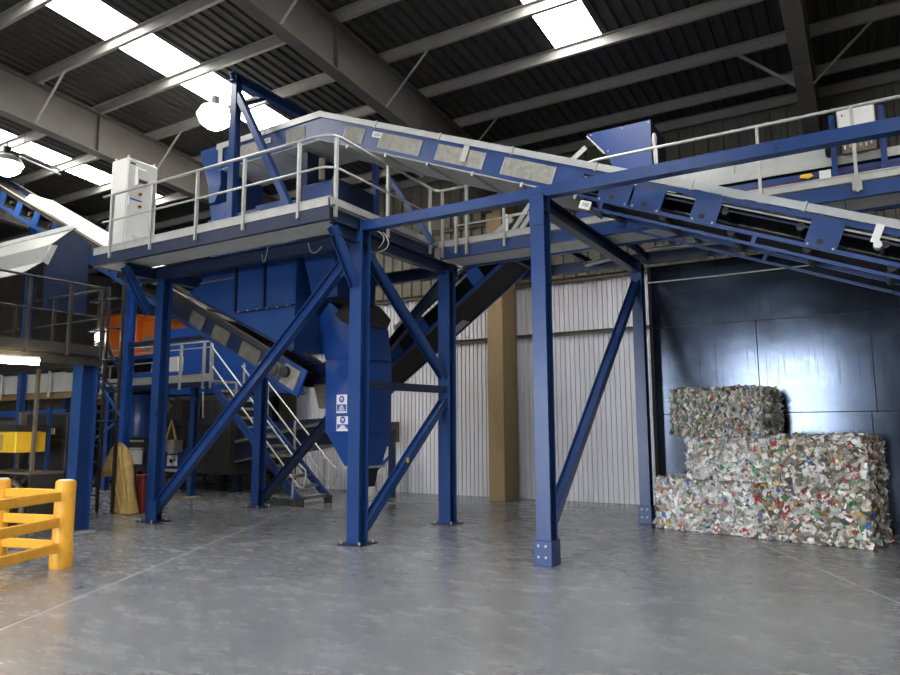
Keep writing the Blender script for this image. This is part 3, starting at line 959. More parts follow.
T = thing('incline_conveyor', (-14.0, 10.1, 0), 'long blue conveyor with bright cover descending behind the control cabinet', 'conveyor')
for y0, y1, near in ((YA2, YA2 + .03, True), (YZ2 - .03, YZ2, False)):
    build('upper_chord', strip(P2, s2(-22), 0, .0, .10, y0, y1), 'dark' if near else 'blue', T)
    build('upper_flange', strip(P2, s2(-22), 0, -.02, .0, y0 - .05, y1), 'rust', T)
    build('lower_chord', strip(P2, s2(-22), -.35, .44, .52, y0, y1), 'blue', T)
    for k in range(9):
        s = s2(-20.9) + k * .98
        build('web_plate', strip(P2, s, s + .3, .1, .44, y0, y1), 'blue', T)
    build('side_frame', strip(P2, s2(-12.9), -.15, .1, .5, y0 + .005, y1), 'navy', T)
    if near:
        for a, b in ((-12.0, -11.6), (-11.3, -10.85), (-10.5, -9.98), (-9.7, -9.3)):
            build('mesh_panel', strip(P2, s2(a) + .1, s2(b) + .1, .14, .44, y0 - .012, y0 + .005), 'meshdark', T)
build('belt', strip(P2, s2(-22), -.1, .12, .14, YA2 + .05, YZ2 - .05), 'black', T)
build('return_belt', strip(P2, s2(-22), -.1, .40, .42, YA2 + .05, YZ2 - .05), 'black', T)
for k in range(4):
    a = s2(-19.0) + k * 1.66
    build('cover_panel', G().prism([P2(a, -.02, YA2 + .1), P2(a + 1.65, -.02, YA2 + .1), P2(a + 1.65, -.17, YA2 + .16), P2(a, -.17, YA2 + .16)], (0, .02, 0)).prism([P2(a, -.17, YA2 + .16), P2(a + 1.65, -.17, YA2 + .16), P2(a + 1.65, -.17, YZ2 - .2), P2(a, -.17, YZ2 - .2)], tuple(m2 * .015)), 'white', T)
for k in range(12):
    c = V(P2(s2(-21.5) + k * 1.1, .27, YA2 + .04))
    build('idler_roller', G().tube(c, c + V((0, YZ2 - YA2 - .08, 0)), .055, 10), 'dark', T)
dv = build('drive_frame', strip(P2, -.38, .22, -.02, .50, YA2 - .06, YA2 - .02), 'bright', T)
build('drive_guard', strip(P2, -.30, .10, .05, .43, YA2 - .085, YA2 - .06), 'mesh', dv)
build('pulley', G().lathe(P2(-.22, .2, YA2 - .11), [(.02, -.05), (.11, -.05), (.11, .03), (.02, .03)], 16, 1), 'dark', dv)
build('drive_motor', G().lathe(P2(-.62, .3, YA2 - .2), [(.03, -.12), (.12, -.1), (.12, .16), (.03, .17)], 14, 1), 'galv', T)
# trestle carrying its upper end
for y in (9.5, 10.72):
    for x in (-20.4,):
        zt_ = 2.89 + .496 * (-8.95 - x) - .52
        build('leg', G().hsec((x, y, 0), (x, y, zt_), .16, .16, .012, (0, 1, 0)), 'blue', T)
build('leg', G().hsec((-14.55, 10.72, 0), (-14.55, 10.72, 4.95), .14, .14, .012, (0, 1, 0)), 'navy', T)
build('leg', G().hsec((-17.25, 11.8, 0), (-17.25, 11.8, 6.1), .2, .2, .014, (0, 1, 0)), 'bright', T)
build('bearer', G().hsec((-17.25, 9.62, 6.2), (-17.25, 11.95, 6.2), .14, .16, .012), 'blue', T)
build('leg_brace', G().bar((-17.35, 11.8, 3.0), (-18.6, 11.8, 4.6), .06, .06), 'navy', T)
build('leg_brace', G().bar((-17.35, 11.8, 2.1), (-18.6, 11.8, 1.5), .06, .06), 'blue', T)
build('leg_brace', G().bar((-17.35, 11.8, 2.6), (-18.6, 11.8, 3.4), .06, .06), 'navy', T)
build('leg_rail', G().bar((-17.35, 11.8, 2.3), (-18.7, 11.8, 2.3), .06, .06), 'navy', T)
build('leg_rail', G().bar((-17.35, 11.8, 5.1), (-18.7, 11.8, 5.1), .06, .06), 'navy', T)
build('leg', G().bar((-18.65, 11.8, 0), (-18.65, 11.8, 5.2), .08, .08, (0, 1, 0)), 'navy', T)
build('leg_rail', G().bar((-12.28, 11.7, 4.05), (-17.2, 11.8, 4.05), .10, .12), 'navy', T)

# ------------------------------------------------------------------ conveyor rising to the right behind the frame
YA3, YZ3 = 12.15, 13.2
a3, b3 = PX(388, 367, 1, YA3), PX(498, 266, 1, YA3)
e3 = (b3 - a3).normalized()
m3 = V((e3.z, 0, -e3.x))
O3 = V((a3.x, 0, a3.z))
P3 = frame_pt(O3, e3, m3)
T = thing('rising_conveyor', (-8.0, 12.7, 0), 'black bellied conveyor rising behind the braced columns', 'conveyor')
Lr = 4.35
for y0, y1 in ((YA3, YA3 + .03), (YZ3 - .03, YZ3)):
    build('lower_chord', strip(P3, -1.2, Lr, -.02, .05, y0, y1), 'blue', T)
    build('upper_chord', strip(P3, -1.2, Lr, -.46, -.38, y0, y1), 'navy', T)
    for k in range(6):
        build('idler_plate', strip(P3, -.6 + k * .8, -.3 + k * .8, -.36, -.03, y0 - .008, y0), 'bright', T)
build('belly_pan', strip(P3, -1.2, Lr, .0, .02, YA3 + .03, YZ3 - .03), 'black', T)
build('belt', strip(P3, -1.2, Lr, -.34, -.32, YA3 + .05, YZ3 - .05), 'black', T)
build('skirt_rail', G().bar(P3(.6, -.56, YA3), P3(Lr - .3, -.56, YA3), .05, .10), 'galv', T)
build('pan_patch', G().prism([P3(1.25, .02, YZ3 - .35), P3(1.75, .02, YZ3 - .35), P3(1.75, .02, YZ3 - .05), P3(1.25, .02, YZ3 - .05)], tuple(m3 * .01)), 'galv', T)
for y in (YA3 + .05, YZ3 - .05):
    lx = PX(448, 440, 1, y).x
    build('leg', G().hsec((lx, y, 0), (lx, y, P3((lx - O3.x) / e3.x, .05, 0)[2]), .12, .12, .01, (0, 1, 0)), 'navy', T)
build('tail_box', G().prism([P3(-1.75, -.55, YA3 - .1), P3(-1.15, -.55, YA3 - .1), P3(-1.15, .1, YA3 - .1), P3(-1.75, .1, YA3 - .1)], (0, YZ3 - YA3 + .2, 0)), 'rust', T)

# ------------------------------------------------------------------ level conveyor on the right-hand walkway
T = thing('level_conveyor', (-.5, 12.75, 5.12), 'level conveyor with pale sheet skirts running along the walkway', 'conveyor')
for y0, y1 in ((12.25, 12.27), (13.2, 13.22)):
    for a, b in ((-4.5, -2.9), (-2.89, -1.72), (-1.71, -.36)):
        build('skirt_sheet', G().box(a, b, y0, y1, 5.98, 6.34), 'trim', T)
    build('lower_skirt', G().box(-4.5, 3.4, y0 - .02, y1 - .02, 5.84, 5.98), 'deck', T)
    build('side_channel', G().csec((-4.5, y0 - .03, 5.70), (3.4, y0 - .03, 5.70), .07, .14, .01, flip=-1), 'blue', T)
    build('kick_sheet', G().box(-4.5, 3.4, y0 + .03, y1 + .03, 5.42, 5.63), 'deck', T)
    for x in (-4.3, -3.0, -1.6, -.25, .9, 2.2):
        build('stool', G().box(x - .05, x + .05, y0 - .05, y1 + .03, 5.115, 5.63), 'blue', T)
build('belt', G().box(-4.5, 3.4, 12.29, 13.18, 5.88, 5.90), 'black', T)
build('bracket_post', G().bar((-.24, 12.15, 5.60), (-.24, 12.15, 6.62), .08, .08, (0, 1, 0)), 'blue', T)
build('bracket_post', G().bar((.42, 12.15, 5.60), (.42, 12.15, 6.62), .08, .08, (0, 1, 0)), 'blue', T)
build('pull_cord_switch', G().prism(xz([(-.74, 5.69), (-.62, 5.66), (-.54, 5.69), (-.58, 5.735), (-.72, 5.735)], 12.1), (0, .06, 0)), 'ytag', T)
build('pull_cord', G().path([(-2.6, 12.13, 5.58), (-.7, 12.13, 5.67), (.6, 12.13, 5.70)], .008, 6), 'red', T)
build('terminal_box', G().box(-.46, -.3, 12.08, 12.14, 5.58, 5.74), 'white', T)
b = thing('control_box', (.1, 12.15, 6.3), 'white control box on blue posts beside the level conveyor', 'control box')
build('body', G().box(-.16, .34, 11.99, 12.10, 6.24, 6.63), 'cabinet', b, bevel=.008)
build('door', G().box(-.14, .32, 11.975, 11.99, 6.26, 6.61), 'white', b, bevel=.004)
build('key_lock', G().tube((-.09, 11.965, 6.52), (-.09, 11.976, 6.52), .014, 10), 'text', b)
build('side_strip', G().box(.34, .355, 11.99, 12.10, 6.26, 6.61), 'red', b)
build('gland_plate', G().box(-.12, .32, 11.99, 12.09, 5.92, 6.23), 'rust', b)
for k in range(6):
    build('cable_gland', G().tube((-.08 + k * .07, 11.985, 5.98 + .02 * (k % 2)), (-.08 + k * .07, 11.985, 6.04 + .02 * (k % 2)), .012, 8), 'galv', b)
# blue hood at its left end
T = thing('discharge_hood', (-3.6, 12.7, 6.35), 'blue sheet steel hood over the end of the level conveyor', 'hood')
hp = [(-4.28, 7.28), (-3.08, 7.28), (-3.09, 6.36), (-3.72, 6.36), (-3.93, 6.83)]
build('front_sheet', G().prism(xz(hp, 12.24), (0, .012, 0)), 'bright', T)
build('back_sheet', G().prism(xz(hp, 13.2), (0, .012, 0)), 'bright', T)
build('top_sheet', G().box(-4.28, -3.08, 12.252, 13.2, 7.27, 7.28), 'bright', T)
build('end_sheet', G().box(-3.09, -3.08, 12.252, 13.2, 6.36, 7.27), 'navy', T)
build('edge_strip', G().bar((-4.30, 12.23, 7.02), (-4.62, 12.23, 6.80), .03, .10), 'galv', T)
build('edge_strip', G().bar((-4.28, 12.235, 7.24), (-3.95, 12.235, 6.83), .02, .03), 'galv', T)
for a, c in ((-4.2, 7.24), (-3.6, 7.24), (-3.12, 7.24), (-3.88, 6.86), (-3.12, 6.42)):
    build('bolt', G().tube((a, 12.24, c), (a, 12.228, c), .012, 6), 'galv', T)
build('rag', G().loft([[(-3.02 + .035 * math.cos(t) * s, 12.22 + .035 * math.sin(t) * s, z) for t in np.linspace(0, 5.2, 6)] for s, z in ((.5, 6.40), (.9, 6.62), (.6, 6.72), (1.5, 6.88), (.8, 7.0))]), 'cable', T)

# ------------------------------------------------------------------ control cabinet on the platform
T = thing('control_cabinet', (-12.68, 8.6, 5.2), 'tall pale grey electrical control cabinet on the raised platform', 'cabinet')
cx0, cx1, cy0, cy1, cz0, cz1 = -12.93, -12.43, 8.25, 8.94, 5.2, 7.18
build('body', G().box(cx0, cx1, cy0, cy1, cz0, cz1), 'cabinet', T, bevel=.01)
d = build('door', G().box(cx1, cx1 + .02, cy0 + .015, cy1 - .015, cz0 + .08, cz1 - .02), 'white', T, bevel=.006)
vh = build('vent_hood', G().add([(cx1 + .02, 8.42, 6.62), (cx1 + .02, 8.66, 6.62), (cx1 + .02, 8.66, 7.02), (cx1 + .02, 8.42, 7.02), (cx1 + .12, 8.42, 6.66), (cx1 + .12, 8.66, 6.66), (cx1 + .10, 8.66, 6.98), (cx1 + .10, 8.42, 6.98)],
                             [(0, 1, 5, 4), (1, 2, 6, 5), (2, 3, 7, 6), (3, 0, 4, 7), (4, 5, 6, 7), (0, 3, 2, 1)]), 'cabinet', d)
build('vent_slot', G().box(cx1 + .112, cx1 + .125, 8.44, 8.64, 6.68, 6.76), 'dark', d)
for z in (6.48, 6.22):
    k = build('switch_plate', G().box(cx1 + .02, cx1 + .028, 8.50, 8.58, z - .04, z + .04), 'ytag', d)
    build('knob', G().tube((cx1 + .028, 8.54, z), (cx1 + .07, 8.54, z), .025, 12), 'red', d)
build('marker_scribble', G().box(cx1 + .02, cx1 + .022, 8.33, 8.6, 6.33, 6.36), 'ink', d)
build('name_strip', G().box(cx1 + .02, cx1 + .023, 8.3, 8.42, 7.06, 7.10), 'text', d)
build('filter_grille', G().box(cx1 + .02, cx1 + .05, 8.42, 8.64, 5.42, 5.60), 'cabinet', d)
build('handle', G().box(cx1 + .02, cx1 + .045, 8.29, 8.315, 6.2, 6.4), 'white', d)
for x in (cx0 + .05, cx1 - .05):
    for y in (cy0 + .05, cy1 - .05):
        build('lifting_eye', G().lathe((x, y, cz1), [(.02, 0), (.02, .03), (.03, .05), (.01, .07)], 10), 'galv', T)
def pbox(name, x0, y0, x1, y1, yp, depth, mat, parent, zfloor=None, **k):
    """box whose front (plane y = yp) spans the pixel rectangle"""
    a, b = PX(x0, y1, 1, yp), PX(x1, y0, 1, yp)
    c, d = PX(x0, y0, 1, yp), PX(x1, y1, 1, yp)
    z0 = (a.z + d.z) / 2 if zfloor is None else zfloor
    return build(name, G().box((a.x + c.x) / 2, (b.x + d.x) / 2, yp, yp + depth, z0, (b.z + c.z) / 2), mat, parent, **k)


# ------------------------------------------------------------------ left-hand platform on its blue column
T = thing('side_platform', (-14.0, 6.2, 0), 'dim dark railed platform carried on a thick blue column', 'platform')
c = build('column', G().hsec((-12.05, 7.42, .02), (-12.05, 7.42, 2.9), .28, .30, .022, (0, 1, 0)), 'blue', T)
build('base_plate', G().box(-12.28, -11.82, 7.2, 7.64, 0, .03), 'galv', c)
for k in range(5):
    y = 4.2 + k * .68
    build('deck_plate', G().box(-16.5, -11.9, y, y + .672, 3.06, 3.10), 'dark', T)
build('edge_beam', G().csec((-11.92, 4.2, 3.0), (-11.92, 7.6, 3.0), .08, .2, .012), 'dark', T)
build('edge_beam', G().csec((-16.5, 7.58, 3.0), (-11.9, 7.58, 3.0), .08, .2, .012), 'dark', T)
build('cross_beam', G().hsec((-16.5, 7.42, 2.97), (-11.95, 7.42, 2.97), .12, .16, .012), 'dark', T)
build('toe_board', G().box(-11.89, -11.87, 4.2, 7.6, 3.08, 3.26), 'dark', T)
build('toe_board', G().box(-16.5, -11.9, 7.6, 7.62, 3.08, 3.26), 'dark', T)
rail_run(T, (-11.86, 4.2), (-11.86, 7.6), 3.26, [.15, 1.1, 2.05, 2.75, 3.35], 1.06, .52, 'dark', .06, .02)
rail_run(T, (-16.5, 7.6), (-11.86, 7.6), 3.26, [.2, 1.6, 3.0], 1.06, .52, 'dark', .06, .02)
tb = thing('tube_lamp', (-13.0, 6.0, 2.86), 'long glowing fluorescent tube lamp under the dark platform', 'lamp')
q0, q1 = PX(-40, 358, 2, 2.86), PX(39, 362, 2, 2.86)
build('batten', G().bar(q0 + V((0, 0, .065)), q1 + V((0, 0, .065)), .12, .03), 'white', tb)
build('tube', G().tube(q0, q1, .05, 14), 'tubelamp', tb)  # thicker than a bare tube, its glare is built into the shape

# equipment on that platform: sheet steel hood and blue frame
T = thing('feed_hood', (-15.5, 7.5, 4.4), 'folded pale sheet steel feed hood above the dark platform rail', 'hood')
pr = [(8.01, 5.86), (7.53, 5.39), (7.40, 5.02), (7.02, 4.72)]
g = G()
for (ya, za), (yb, zb_) in zip(pr[:-1], pr[1:]):
    n = V((0, -(zb_ - za), yb - ya)).normalized() * .015
    g.add([(-19, ya, za), (-13.7, ya, za), (-13.7, yb, zb_), (-19, yb, zb_)] + [(x, y + n.y, z + n.z) for x, y, z in ((-19, ya, za), (-13.7, ya, za), (-13.7, yb, zb_), (-19, yb, zb_))],
          [(0, 1, 2, 3), (4, 7, 6, 5), (0, 4, 5, 1), (1, 5, 6, 2), (2, 6, 7, 3), (3, 7, 4, 0)])
build('folded_sheet', g, 'grate', T, smooth=False)
build('rim', G().box(-19, -13.66, 7.98, 8.06, 5.84, 5.93), 'white', T)
build('end_gusset', G().prism([(-13.68, 7.53, 5.39), (-13.68, 7.40, 5.02), (-13.68, 7.5, 4.98), (-13.68, 7.66, 5.4)], (.03, 0, 0)), 'galv', T)
build('end_plate', G().prism([(-13.72, 8.0, 5.8), (-13.72, 7.56, 5.36), (-13.72, 7.44, 5.0), (-13.72, 7.5, 4.1), (-13.72, 8.35, 4.1), (-13.72, 8.35, 5.6)], (.02, 0, 0)), 'navy', T)
for x in (-14.2, -15.6, -17.2):
    build('stand', G().box(x - .06, x + .06, 7.44, 7.56, 3.10, 4.97), 'navy', T)
t2 = thing('blue_stand', (-14.9, 6.7, 3.1), 'bright blue stand with a pale tube behind the dark rail', 'stand')
build('frame', G().box(-14.55, -14.3, 6.65, 6.9, 3.10, 4.55), 'bright', t2, bevel=.01)
build('tube', G().tube((-14.72, 6.7, 3.10), (-14.72, 6.7, 4.5), .06, 12), 'white', t2)
build('arm', G().bar((-14.3, 6.78, 3.95), (-16.2, 6.78, 3.62), .10, .16), 'bright', t2)

# ------------------------------------------------------------------ dark machines below it
T = thing('dark_press', (-14.0, 8.6, 0), 'tall black oily press standing under the dark platform', 'machine')
build('body', G().box(-14.85, -13.42, 7.95, 8.5, 0, 2.1), 'dark', T, bevel=.015)
build('top_panel', G().box(-14.78, -13.46, 7.92, 7.95, 1.62, 2.06), 'black', T)
build('middle_panel', G().box(-14.78, -13.46, 7.92, 7.95, .92, 1.52), 'black', T)
build('lower_panel', G().box(-14.78, -13.46, 7.92, 7.95, .1, .84), 'black', T)
build('ledge', G().box(-14.85, -13.42, 7.86, 7.95, 1.53, 1.58), 'dark', T)
build('ledge', G().box(-14.85, -13.42, 7.86, 7.95, .86, .89), 'rust', T)
build('side_post', G().box(-14.95, -14.82, 7.84, 8.0, 0, 2.14), 'rust', T)
for x in (-14.3, -13.82):
    build('gauge', G().box(x - .06, x + .06, 7.905, 7.925, 1.68, 1.80), 'white', T)
build('oily_rag', G().prism(xz([(-14.58, 1.12), (-14.46, 1.08), (-14.42, 1.42), (-14.56, 1.46)], 7.89), (0, .03, 0)), 'rust', T)
T = thing('yellow_console', (-13.6, 6.9, 0), 'yellow machine console on a black stand behind the barrier', 'console')
build('cowl', G().box(-14.4, -13.30, 6.95, 7.5, 1.36, 1.74), 'ytag', T, bevel=.02)
build('top_plate', G().box(-14.4, -13.28, 6.93, 7.52, 1.75, 1.86), 'dark', T)
build('faded_notice', G().box(-14.2, -13.72, 6.935, 6.95, 1.40, 1.68), 'sack', T)
build('tray', G().box(-14.6, -12.85, 6.98, 7.6, .98, 1.02), 'rust', T)
build('side_panel', G().box(-12.90, -12.85, 7.0, 7.6, 0, .98), 'dark', T)
build('side_panel', G().box(-14.6, -14.55, 7.0, 7.6, 0, 1.36), 'dark', T)
build('back_panel', G().box(-14.55, -12.9, 7.5, 7.56, 0, .98), 'black', T)
hoop = [V((-13.62 + .36 * math.cos(t), 7.12, .42 + .40 * math.sin(t))) for t in np.linspace(0, math.pi, 12)]
build('hose_hoop', G().path([V((-13.26, 7.12, .02))] + hoop + [V((-13.98, 7.12, .02))], .055, 10), 'rust', T)
for x in (-13.8, -13.45):
    build('hose', G().path([(x, 7.2, .02), (x, 7.2, .8), (x + .05, 7.3, .97)], .04, 8), 'dark', T)
build('mounting_post', G().box(-13.25, -13.18, 7.2, 7.25, 1.02, 2.9), 'rust', T)
build('mounting_post', G().box(-13.36, -13.30, 7.52, 7.58, .98, 2.2), 'blue', T)

# tan sack and red box at the foot of the column
T = thing('dust_sheet', (-14.3, 9.5, 0), 'folded tan dust sheet slumped beside the red box', 'sheet')
out = [(100, 477), (104, 466), (109, 456), (114, 444), (119, 443), (124, 453), (127, 466), (130, 490), (133, 514), (124, 514), (116, 514), (117, 494), (117, 476), (109, 475)]
rings = []
for k, (sc, yy) in enumerate(((.80, 9.42), (.97, 9.48), (1.0, 9.58), (.93, 9.66), (.75, 9.72))):
    cx, cz = -14.05, .55
    ring_ = []
    for j, (px, py) in enumerate(out):
        p = PX(px, py, 1, 9.5)
        ring_.append((cx + (p.x - cx) * sc, yy + .035 * math.sin(j * 2.1 + k), max(.005, p.z if p.z < .06 else cz + (p.z - cz) * (.6 + .4 * sc) + .02 * math.sin(j * 1.7 + k))))
    rings.append(ring_)
build('folds', G().loft(rings), 'sack', T)
g = G()
for j, (pa, pb) in enumerate((((110, 458), (121, 512)), ((119, 446), (127, 510)))):
    g = G().path([PX(*pa, 1, 9.42), (PX(*pa, 1, 9.40) + PX(*pb, 1, 9.40)) / 2, PX(*pb, 1, 9.43)], .03, 8)
    build('crease', g, 'sack', T)
T = thing('red_box', (-13.45, 9.9, 0), 'dirty dark red metal box on the floor behind the blue column', 'box')
build('body', G().box(-13.85, -13.5, 9.75, 10.3, 0, .74), 'red', T, bevel=.02)
build('lid', G().box(-13.87, -13.48, 9.73, 10.32, .745, .80), 'red', T, bevel=.01)
build('hasp', G().box(-13.70, -13.64, 9.71, 9.73, .62, .76), 'dark', T)

# ------------------------------------------------------------------ access tower with ladder between the columns
T = thing('ladder_tower', (-15.2, 8.9, 0), 'slim dark caged ladder tower beside the thick blue column', 'ladder')
lx0, lx1, ly = -14.35, -13.35, 8.55
lx0, lx1 = PX(97, 350, 1, 9.35).x, PX(121, 350, 1, 9.35).x
for x in (lx0, PX(106, 350, 1, 9.35).x, lx1):
    build('stile', G().bar((x, 9.35, 0), (x, 9.35, 4.95), .05, .06, (0, 1, 0)), 'dark', T)
build('stile', G().bar((lx0, 9.37, 0), (lx0, 9.37, 3.9), .03, .05, (0, 1, 0), b=-.05), 'galv', T)
for k in range(13):
    z = .35 + k * .36
    build('rung', G().tube((lx0, 9.35, z), (PX(106, 350, 1, 9.35).x, 9.35, z), .016, 8), 'dark', T)
for z in (1.95, 2.75, 3.25, 3.95, 4.6):
    build('hoop', G().path([(lx0, 9.35, z), (lx0 - .05, 9.15, z), ((lx0 + lx1) / 2, 9.02, z), (lx1 + .05, 9.15, z), (lx1, 9.35, z)], .018, 8), 'navy', T)
build('tie', G().bar((lx0, 9.35, 2.9), (lx1 + .2, 9.35, 2.0), .04, .06), 'blue', T)
bl = thing('bulkhead_lamp', (lx0 - .02, 9.22, 3.4), 'small glowing bulkhead lamp fixed to the ladder tower', 'lamp')
bp = PX(98, 337, 1, 9.2)
build('globe', G().lathe(bp - V((0, 0, .10)), [(.01, 0), (.05, .03), (.065, .1), (.05, .17), (.02, .2)], 14), 'lamp', bl)
build('bracket', G().box(bp.x - .03, bp.x + .03, 9.2, 9.34, bp.z + .1, bp.z + .16), 'dark', bl)

# ------------------------------------------------------------------ baling press with its gallery and stair
T = thing('baling_press', (-17.5, 14.6, 0), 'long blue and black baling press behind the steel stair', 'machine')
build('body', G().box(-20.5, -15.62, 13.95, 15.6, .5, 2.75), 'dark', T, bevel=.02)
build('press_box', G().box(-18.6, -14.7, 14.0, 16.0, 2.8, 4.85), 'bright', T, bevel=.02)
build('press_box_rib', G().box(-16.72, -16.66, 13.94, 14.0, 2.9, 4.85), 'blue', T)
build('press_box_rib', G().box(-18.62, -18.5, 13.94, 14.0, 2.9, 4.85), 'blue', T)
build('ram_cover', G().box(-20.6, -18.65, 14.1, 15.8, 2.76, 3.6), 'blue', T, bevel=.05)
build('front_panel', G().box(-18.3, -16.9, 13.9, 13.95, .62, 1.25), 'blue', T)
build('front_panel', G().box(-18.3, -16.2, 13.9, 13.95, 1.9, 2.6), 'black', T)
build('side_tank', G().lathe((-18.75, 13.4, 1.55), [(.02, 0), (.52, .02), (.55, .1), (.55, 1.15), (.5, 1.25), (.02, 1.3)], 24), 'blue', T)
build('tank_lid', G().box(-19.45, -18.2, 12.9, 13.9, 2.86, 2.95), 'dark', T)
for z in (1.2, 1.42):
    build('pale_rail', G().box(-19.6, -18.35, 13.1, 13.2, z, z + .05), 'galv', T)
build('guard_sheet', G().box(-19.6, -18.35, 13.15, 13.19, .78, 1.18), 'deck', T)
build('drive_motor', G().lathe(PX(168, 406, 1, 13.3), [(.03, -.3), (.2, -.28), (.24, -.1), (.24, .12), (.12, .2), (.10, .34)], 16, 0), 'rust', T)
build('gearbox', G().box(-17.3, -16.7, 13.2, 13.8, 2.05, 2.6), 'dark', T)
build('pipe', G().path([PX(203, 392, 1, 13.6), PX(203, 418, 1, 13.6)], .025, 8), 'galv', T)
sgn = pbox('notice', 167, 455, 177, 466, 13.86, .02, 'white', T)
build('leaf_emblem', G().lathe(PX(171, 461, 1, 13.855), [(.07, -.004), (.07, 0)], 14, 1), 'navy', sgn)
build('leaf_emblem', G().lathe(PX(174.5, 460, 1, 13.853), [(.05, -.004), (.05, 0)], 14, 1), 'mesh', sgn)
pbox('notice', 168, 450.5, 177, 454, 13.86, .02, 'deck', T)
pbox('pale_rail', 160, 469, 176, 471.5, 13.6, .1, 'deck', T)
pbox('hydraulic_block', 162, 440, 174, 452, 13.5, .3, 'mesh', T)
build('pipe', G().path([PX(166, 440, 1, 13.45), PX(172, 420, 1, 13.45), PX(176, 440, 1, 13.45)], .04, 8), 'sack', T)
for x, y in ((-15.66, 12.75), (-19.4, 12.75)):
    build('leg', G().hsec((x, y, 0), (x, y, 2.95), .16, .16, .012, (0, 1, 0)), 'blue', T)
    build('foot_plate', G().box(x - .2, x + .2, y - .16, y + .16, 0, .02), 'sack', T)
for x in (-15.72, -20.2):
    build('leg', G().hsec((x, 14.4, 0), (x, 14.4, .9), .16, .16, .012, (0, 1, 0)), 'navy', T)
# outfeed trough sloping up to the right
build('outfeed_trough', G().prism(xz([(-18.6, .28), (-12.4, 1.36), (-12.4, 2.05), (-15.6, 1.9), (-18.6, 1.3)], 14.2), (0, 1.0, 0)), 'navy', T)
build('trough_lip', G().bar((-15.6, 14.16, 1.42), (-12.4, 14.16, 1.92), .06, .08), 'rust', T)
build('trough_keel', G().bar((-18.0, 14.17, .46), (-12.6, 14.17, 1.36), .05, .05), 'rust', T)
for x in (-15.75, -13.6):
    zz = .28 + (x + 18.6) * (1.08 / 6.2)
    build('trough_leg', G().box(x - .07, x + .07, 14.3, 14.44, 0, zz + .02), 'navy', T)

T = thing('press_gallery', (-16.5, 12.8, 2.7), 'galvanised gallery with guardrail along the front of the baling press', 'walkway')
for k in range(4):
    a = -19.2 + k * 1.17
    build('deck_plate', G().box(a, a + 1.165, 12.32, 13.28, 3.0, 3.03), 'deck', T)
build('edge_beam', G().csec((-19.2, 12.3, 2.93), (-14.5, 12.3, 2.93), .07, .14, .01, flip=-1), 'navy', T)
build('toe_board', G().box(-19.2, -14.5, 12.265, 12.285, 3.0, 3.2), 'galv', T)
rail_run(T, (-19.2, 12.26), (-14.45, 12.26), 3.03, [.1, 1.4, 2.5, PX(181, 360, 1, 12.26).x + 19.2, PX(204, 360, 1, 12.26).x + 19.2, 4.72], 1.0, .85, 'galv', .07, .02)
pbox('junction_box', 165, 357, 177, 371, 12.45, .2, 'cabinet', T)

T = thing('stair', (-13.0, 12.7, 0), 'open steel stair with blue stringers and galvanised handrails', 'stair')
sx0, sz0, sx1, sz1 = -11.42, 0.02, -14.5, 3.0
for y in (12.28, 13.26):
    s = build('stringer', G().bar((sx0 + .05, y, .12), (sx1, y, sz1 - .06), .03, .2), 'blue', T)
    build('stringer_edge', G().bar((sx0 + .05, y - .02, .23), (sx1, y - .02, sz1 + .05), .05, .02), 'blue', s)
    build('stringer_foot', G().box(sx0 - .06, sx0 + .16, y - .02, y + .02, 0, .2), 'dark', s)
tr = None
n = 12
for k in range(n):
    t = (k + .5) / n
    x, z = sx0 + (sx1 - sx0) * t, .18 + (sz1 - .2) * k / n
    if tr is None:
        tr, t0 = build('tread', G().box(x - .13, x + .13, 12.30, 13.24, z, z + .035).box(x + .12, x + .14, 12.30, 13.24, z - .03, z + .035), 'mesh', T), V((x, 0, z))
    else:
        clone(tr, V((x, 0, z)) - t0)
for y in (12.24, 13.30):
    lo, hi = V((sx0 + .1, y, .92)), V((sx1, y, 3.92))
    dn = V((0, 0, -.46))
    loop = [hi, lo, lo + V((.14, 0, -.08)), lo + V((.17, 0, -.28)), lo + V((.10, 0, -.48)), lo + dn + V((-.05, 0, .0)), hi + dn]
    build('handrail', G().path(loop, .022, 10), 'galv', T)
    for t in (.04, .36, .68, .97):
        x = sx0 + (sx1 - sx0) * t
        build('post', G().bar((x, y, .08 + 2.95 * t), (x, y, .92 + 2.95 * t), .045, .045), 'galv', T)

# pale bag under the chute and stacked pallets by the wall behind it
bgx, bgy = PX(371, 497, 2, 0).x, PX(371, 497, 2, 0).y
T = thing('pale_bag', (bgx, bgy, 0), 'whitish plastic bag standing below the chute outlet', 'bag')
build('bag_body', G().loft([[(bgx + .5 * r * math.cos(t) * (1 + .1 * math.sin(3 * t + k)), bgy + .7 * r * math.sin(t), z) for t in np.linspace(0, 2 * math.pi, 15)[:-1]] for k, (r, z) in enumerate(((.26, .0), (.31, .12), (.30, .35), (.26, .52), (.14, .64)))]), 'cable', T)
build('bag_neck', G().loft([[(bgx + .5 * r * math.cos(t), bgy + .7 * r * math.sin(t), z) for t in np.linspace(0, 2 * math.pi, 15)[:-1]] for r, z in ((.13, .63), (.08, .68), (.12, .72))]), 'cable', T)
T = thing('blue_trestle', (-9.6, 15.0, 0), 'small blue braced trestle standing before the corrugated wall', 'trestle')
ta, tb_ = PX(392, 470, 1, 15.2).x, PX(360, 470, 1, 15.2).x
for x in (ta, tb_):
    build('leg', G().bar((x, 15.2, 0), (x, 15.2, 1.75), .14, .14, (0, 1, 0)), 'navy', T)
build('rail', G().bar((tb_, 15.2, 1.35), (ta, 15.2, 1.35), .08, .1), 'navy', T)
build('rail', G().bar((tb_, 15.2, .25), (ta, 15.2, 1.1), .07, .07), 'blue', T)
build('crate', G().box(tb_, ta - .05, 15.05, 15.6, 1.41, 1.95), 'rust', T)

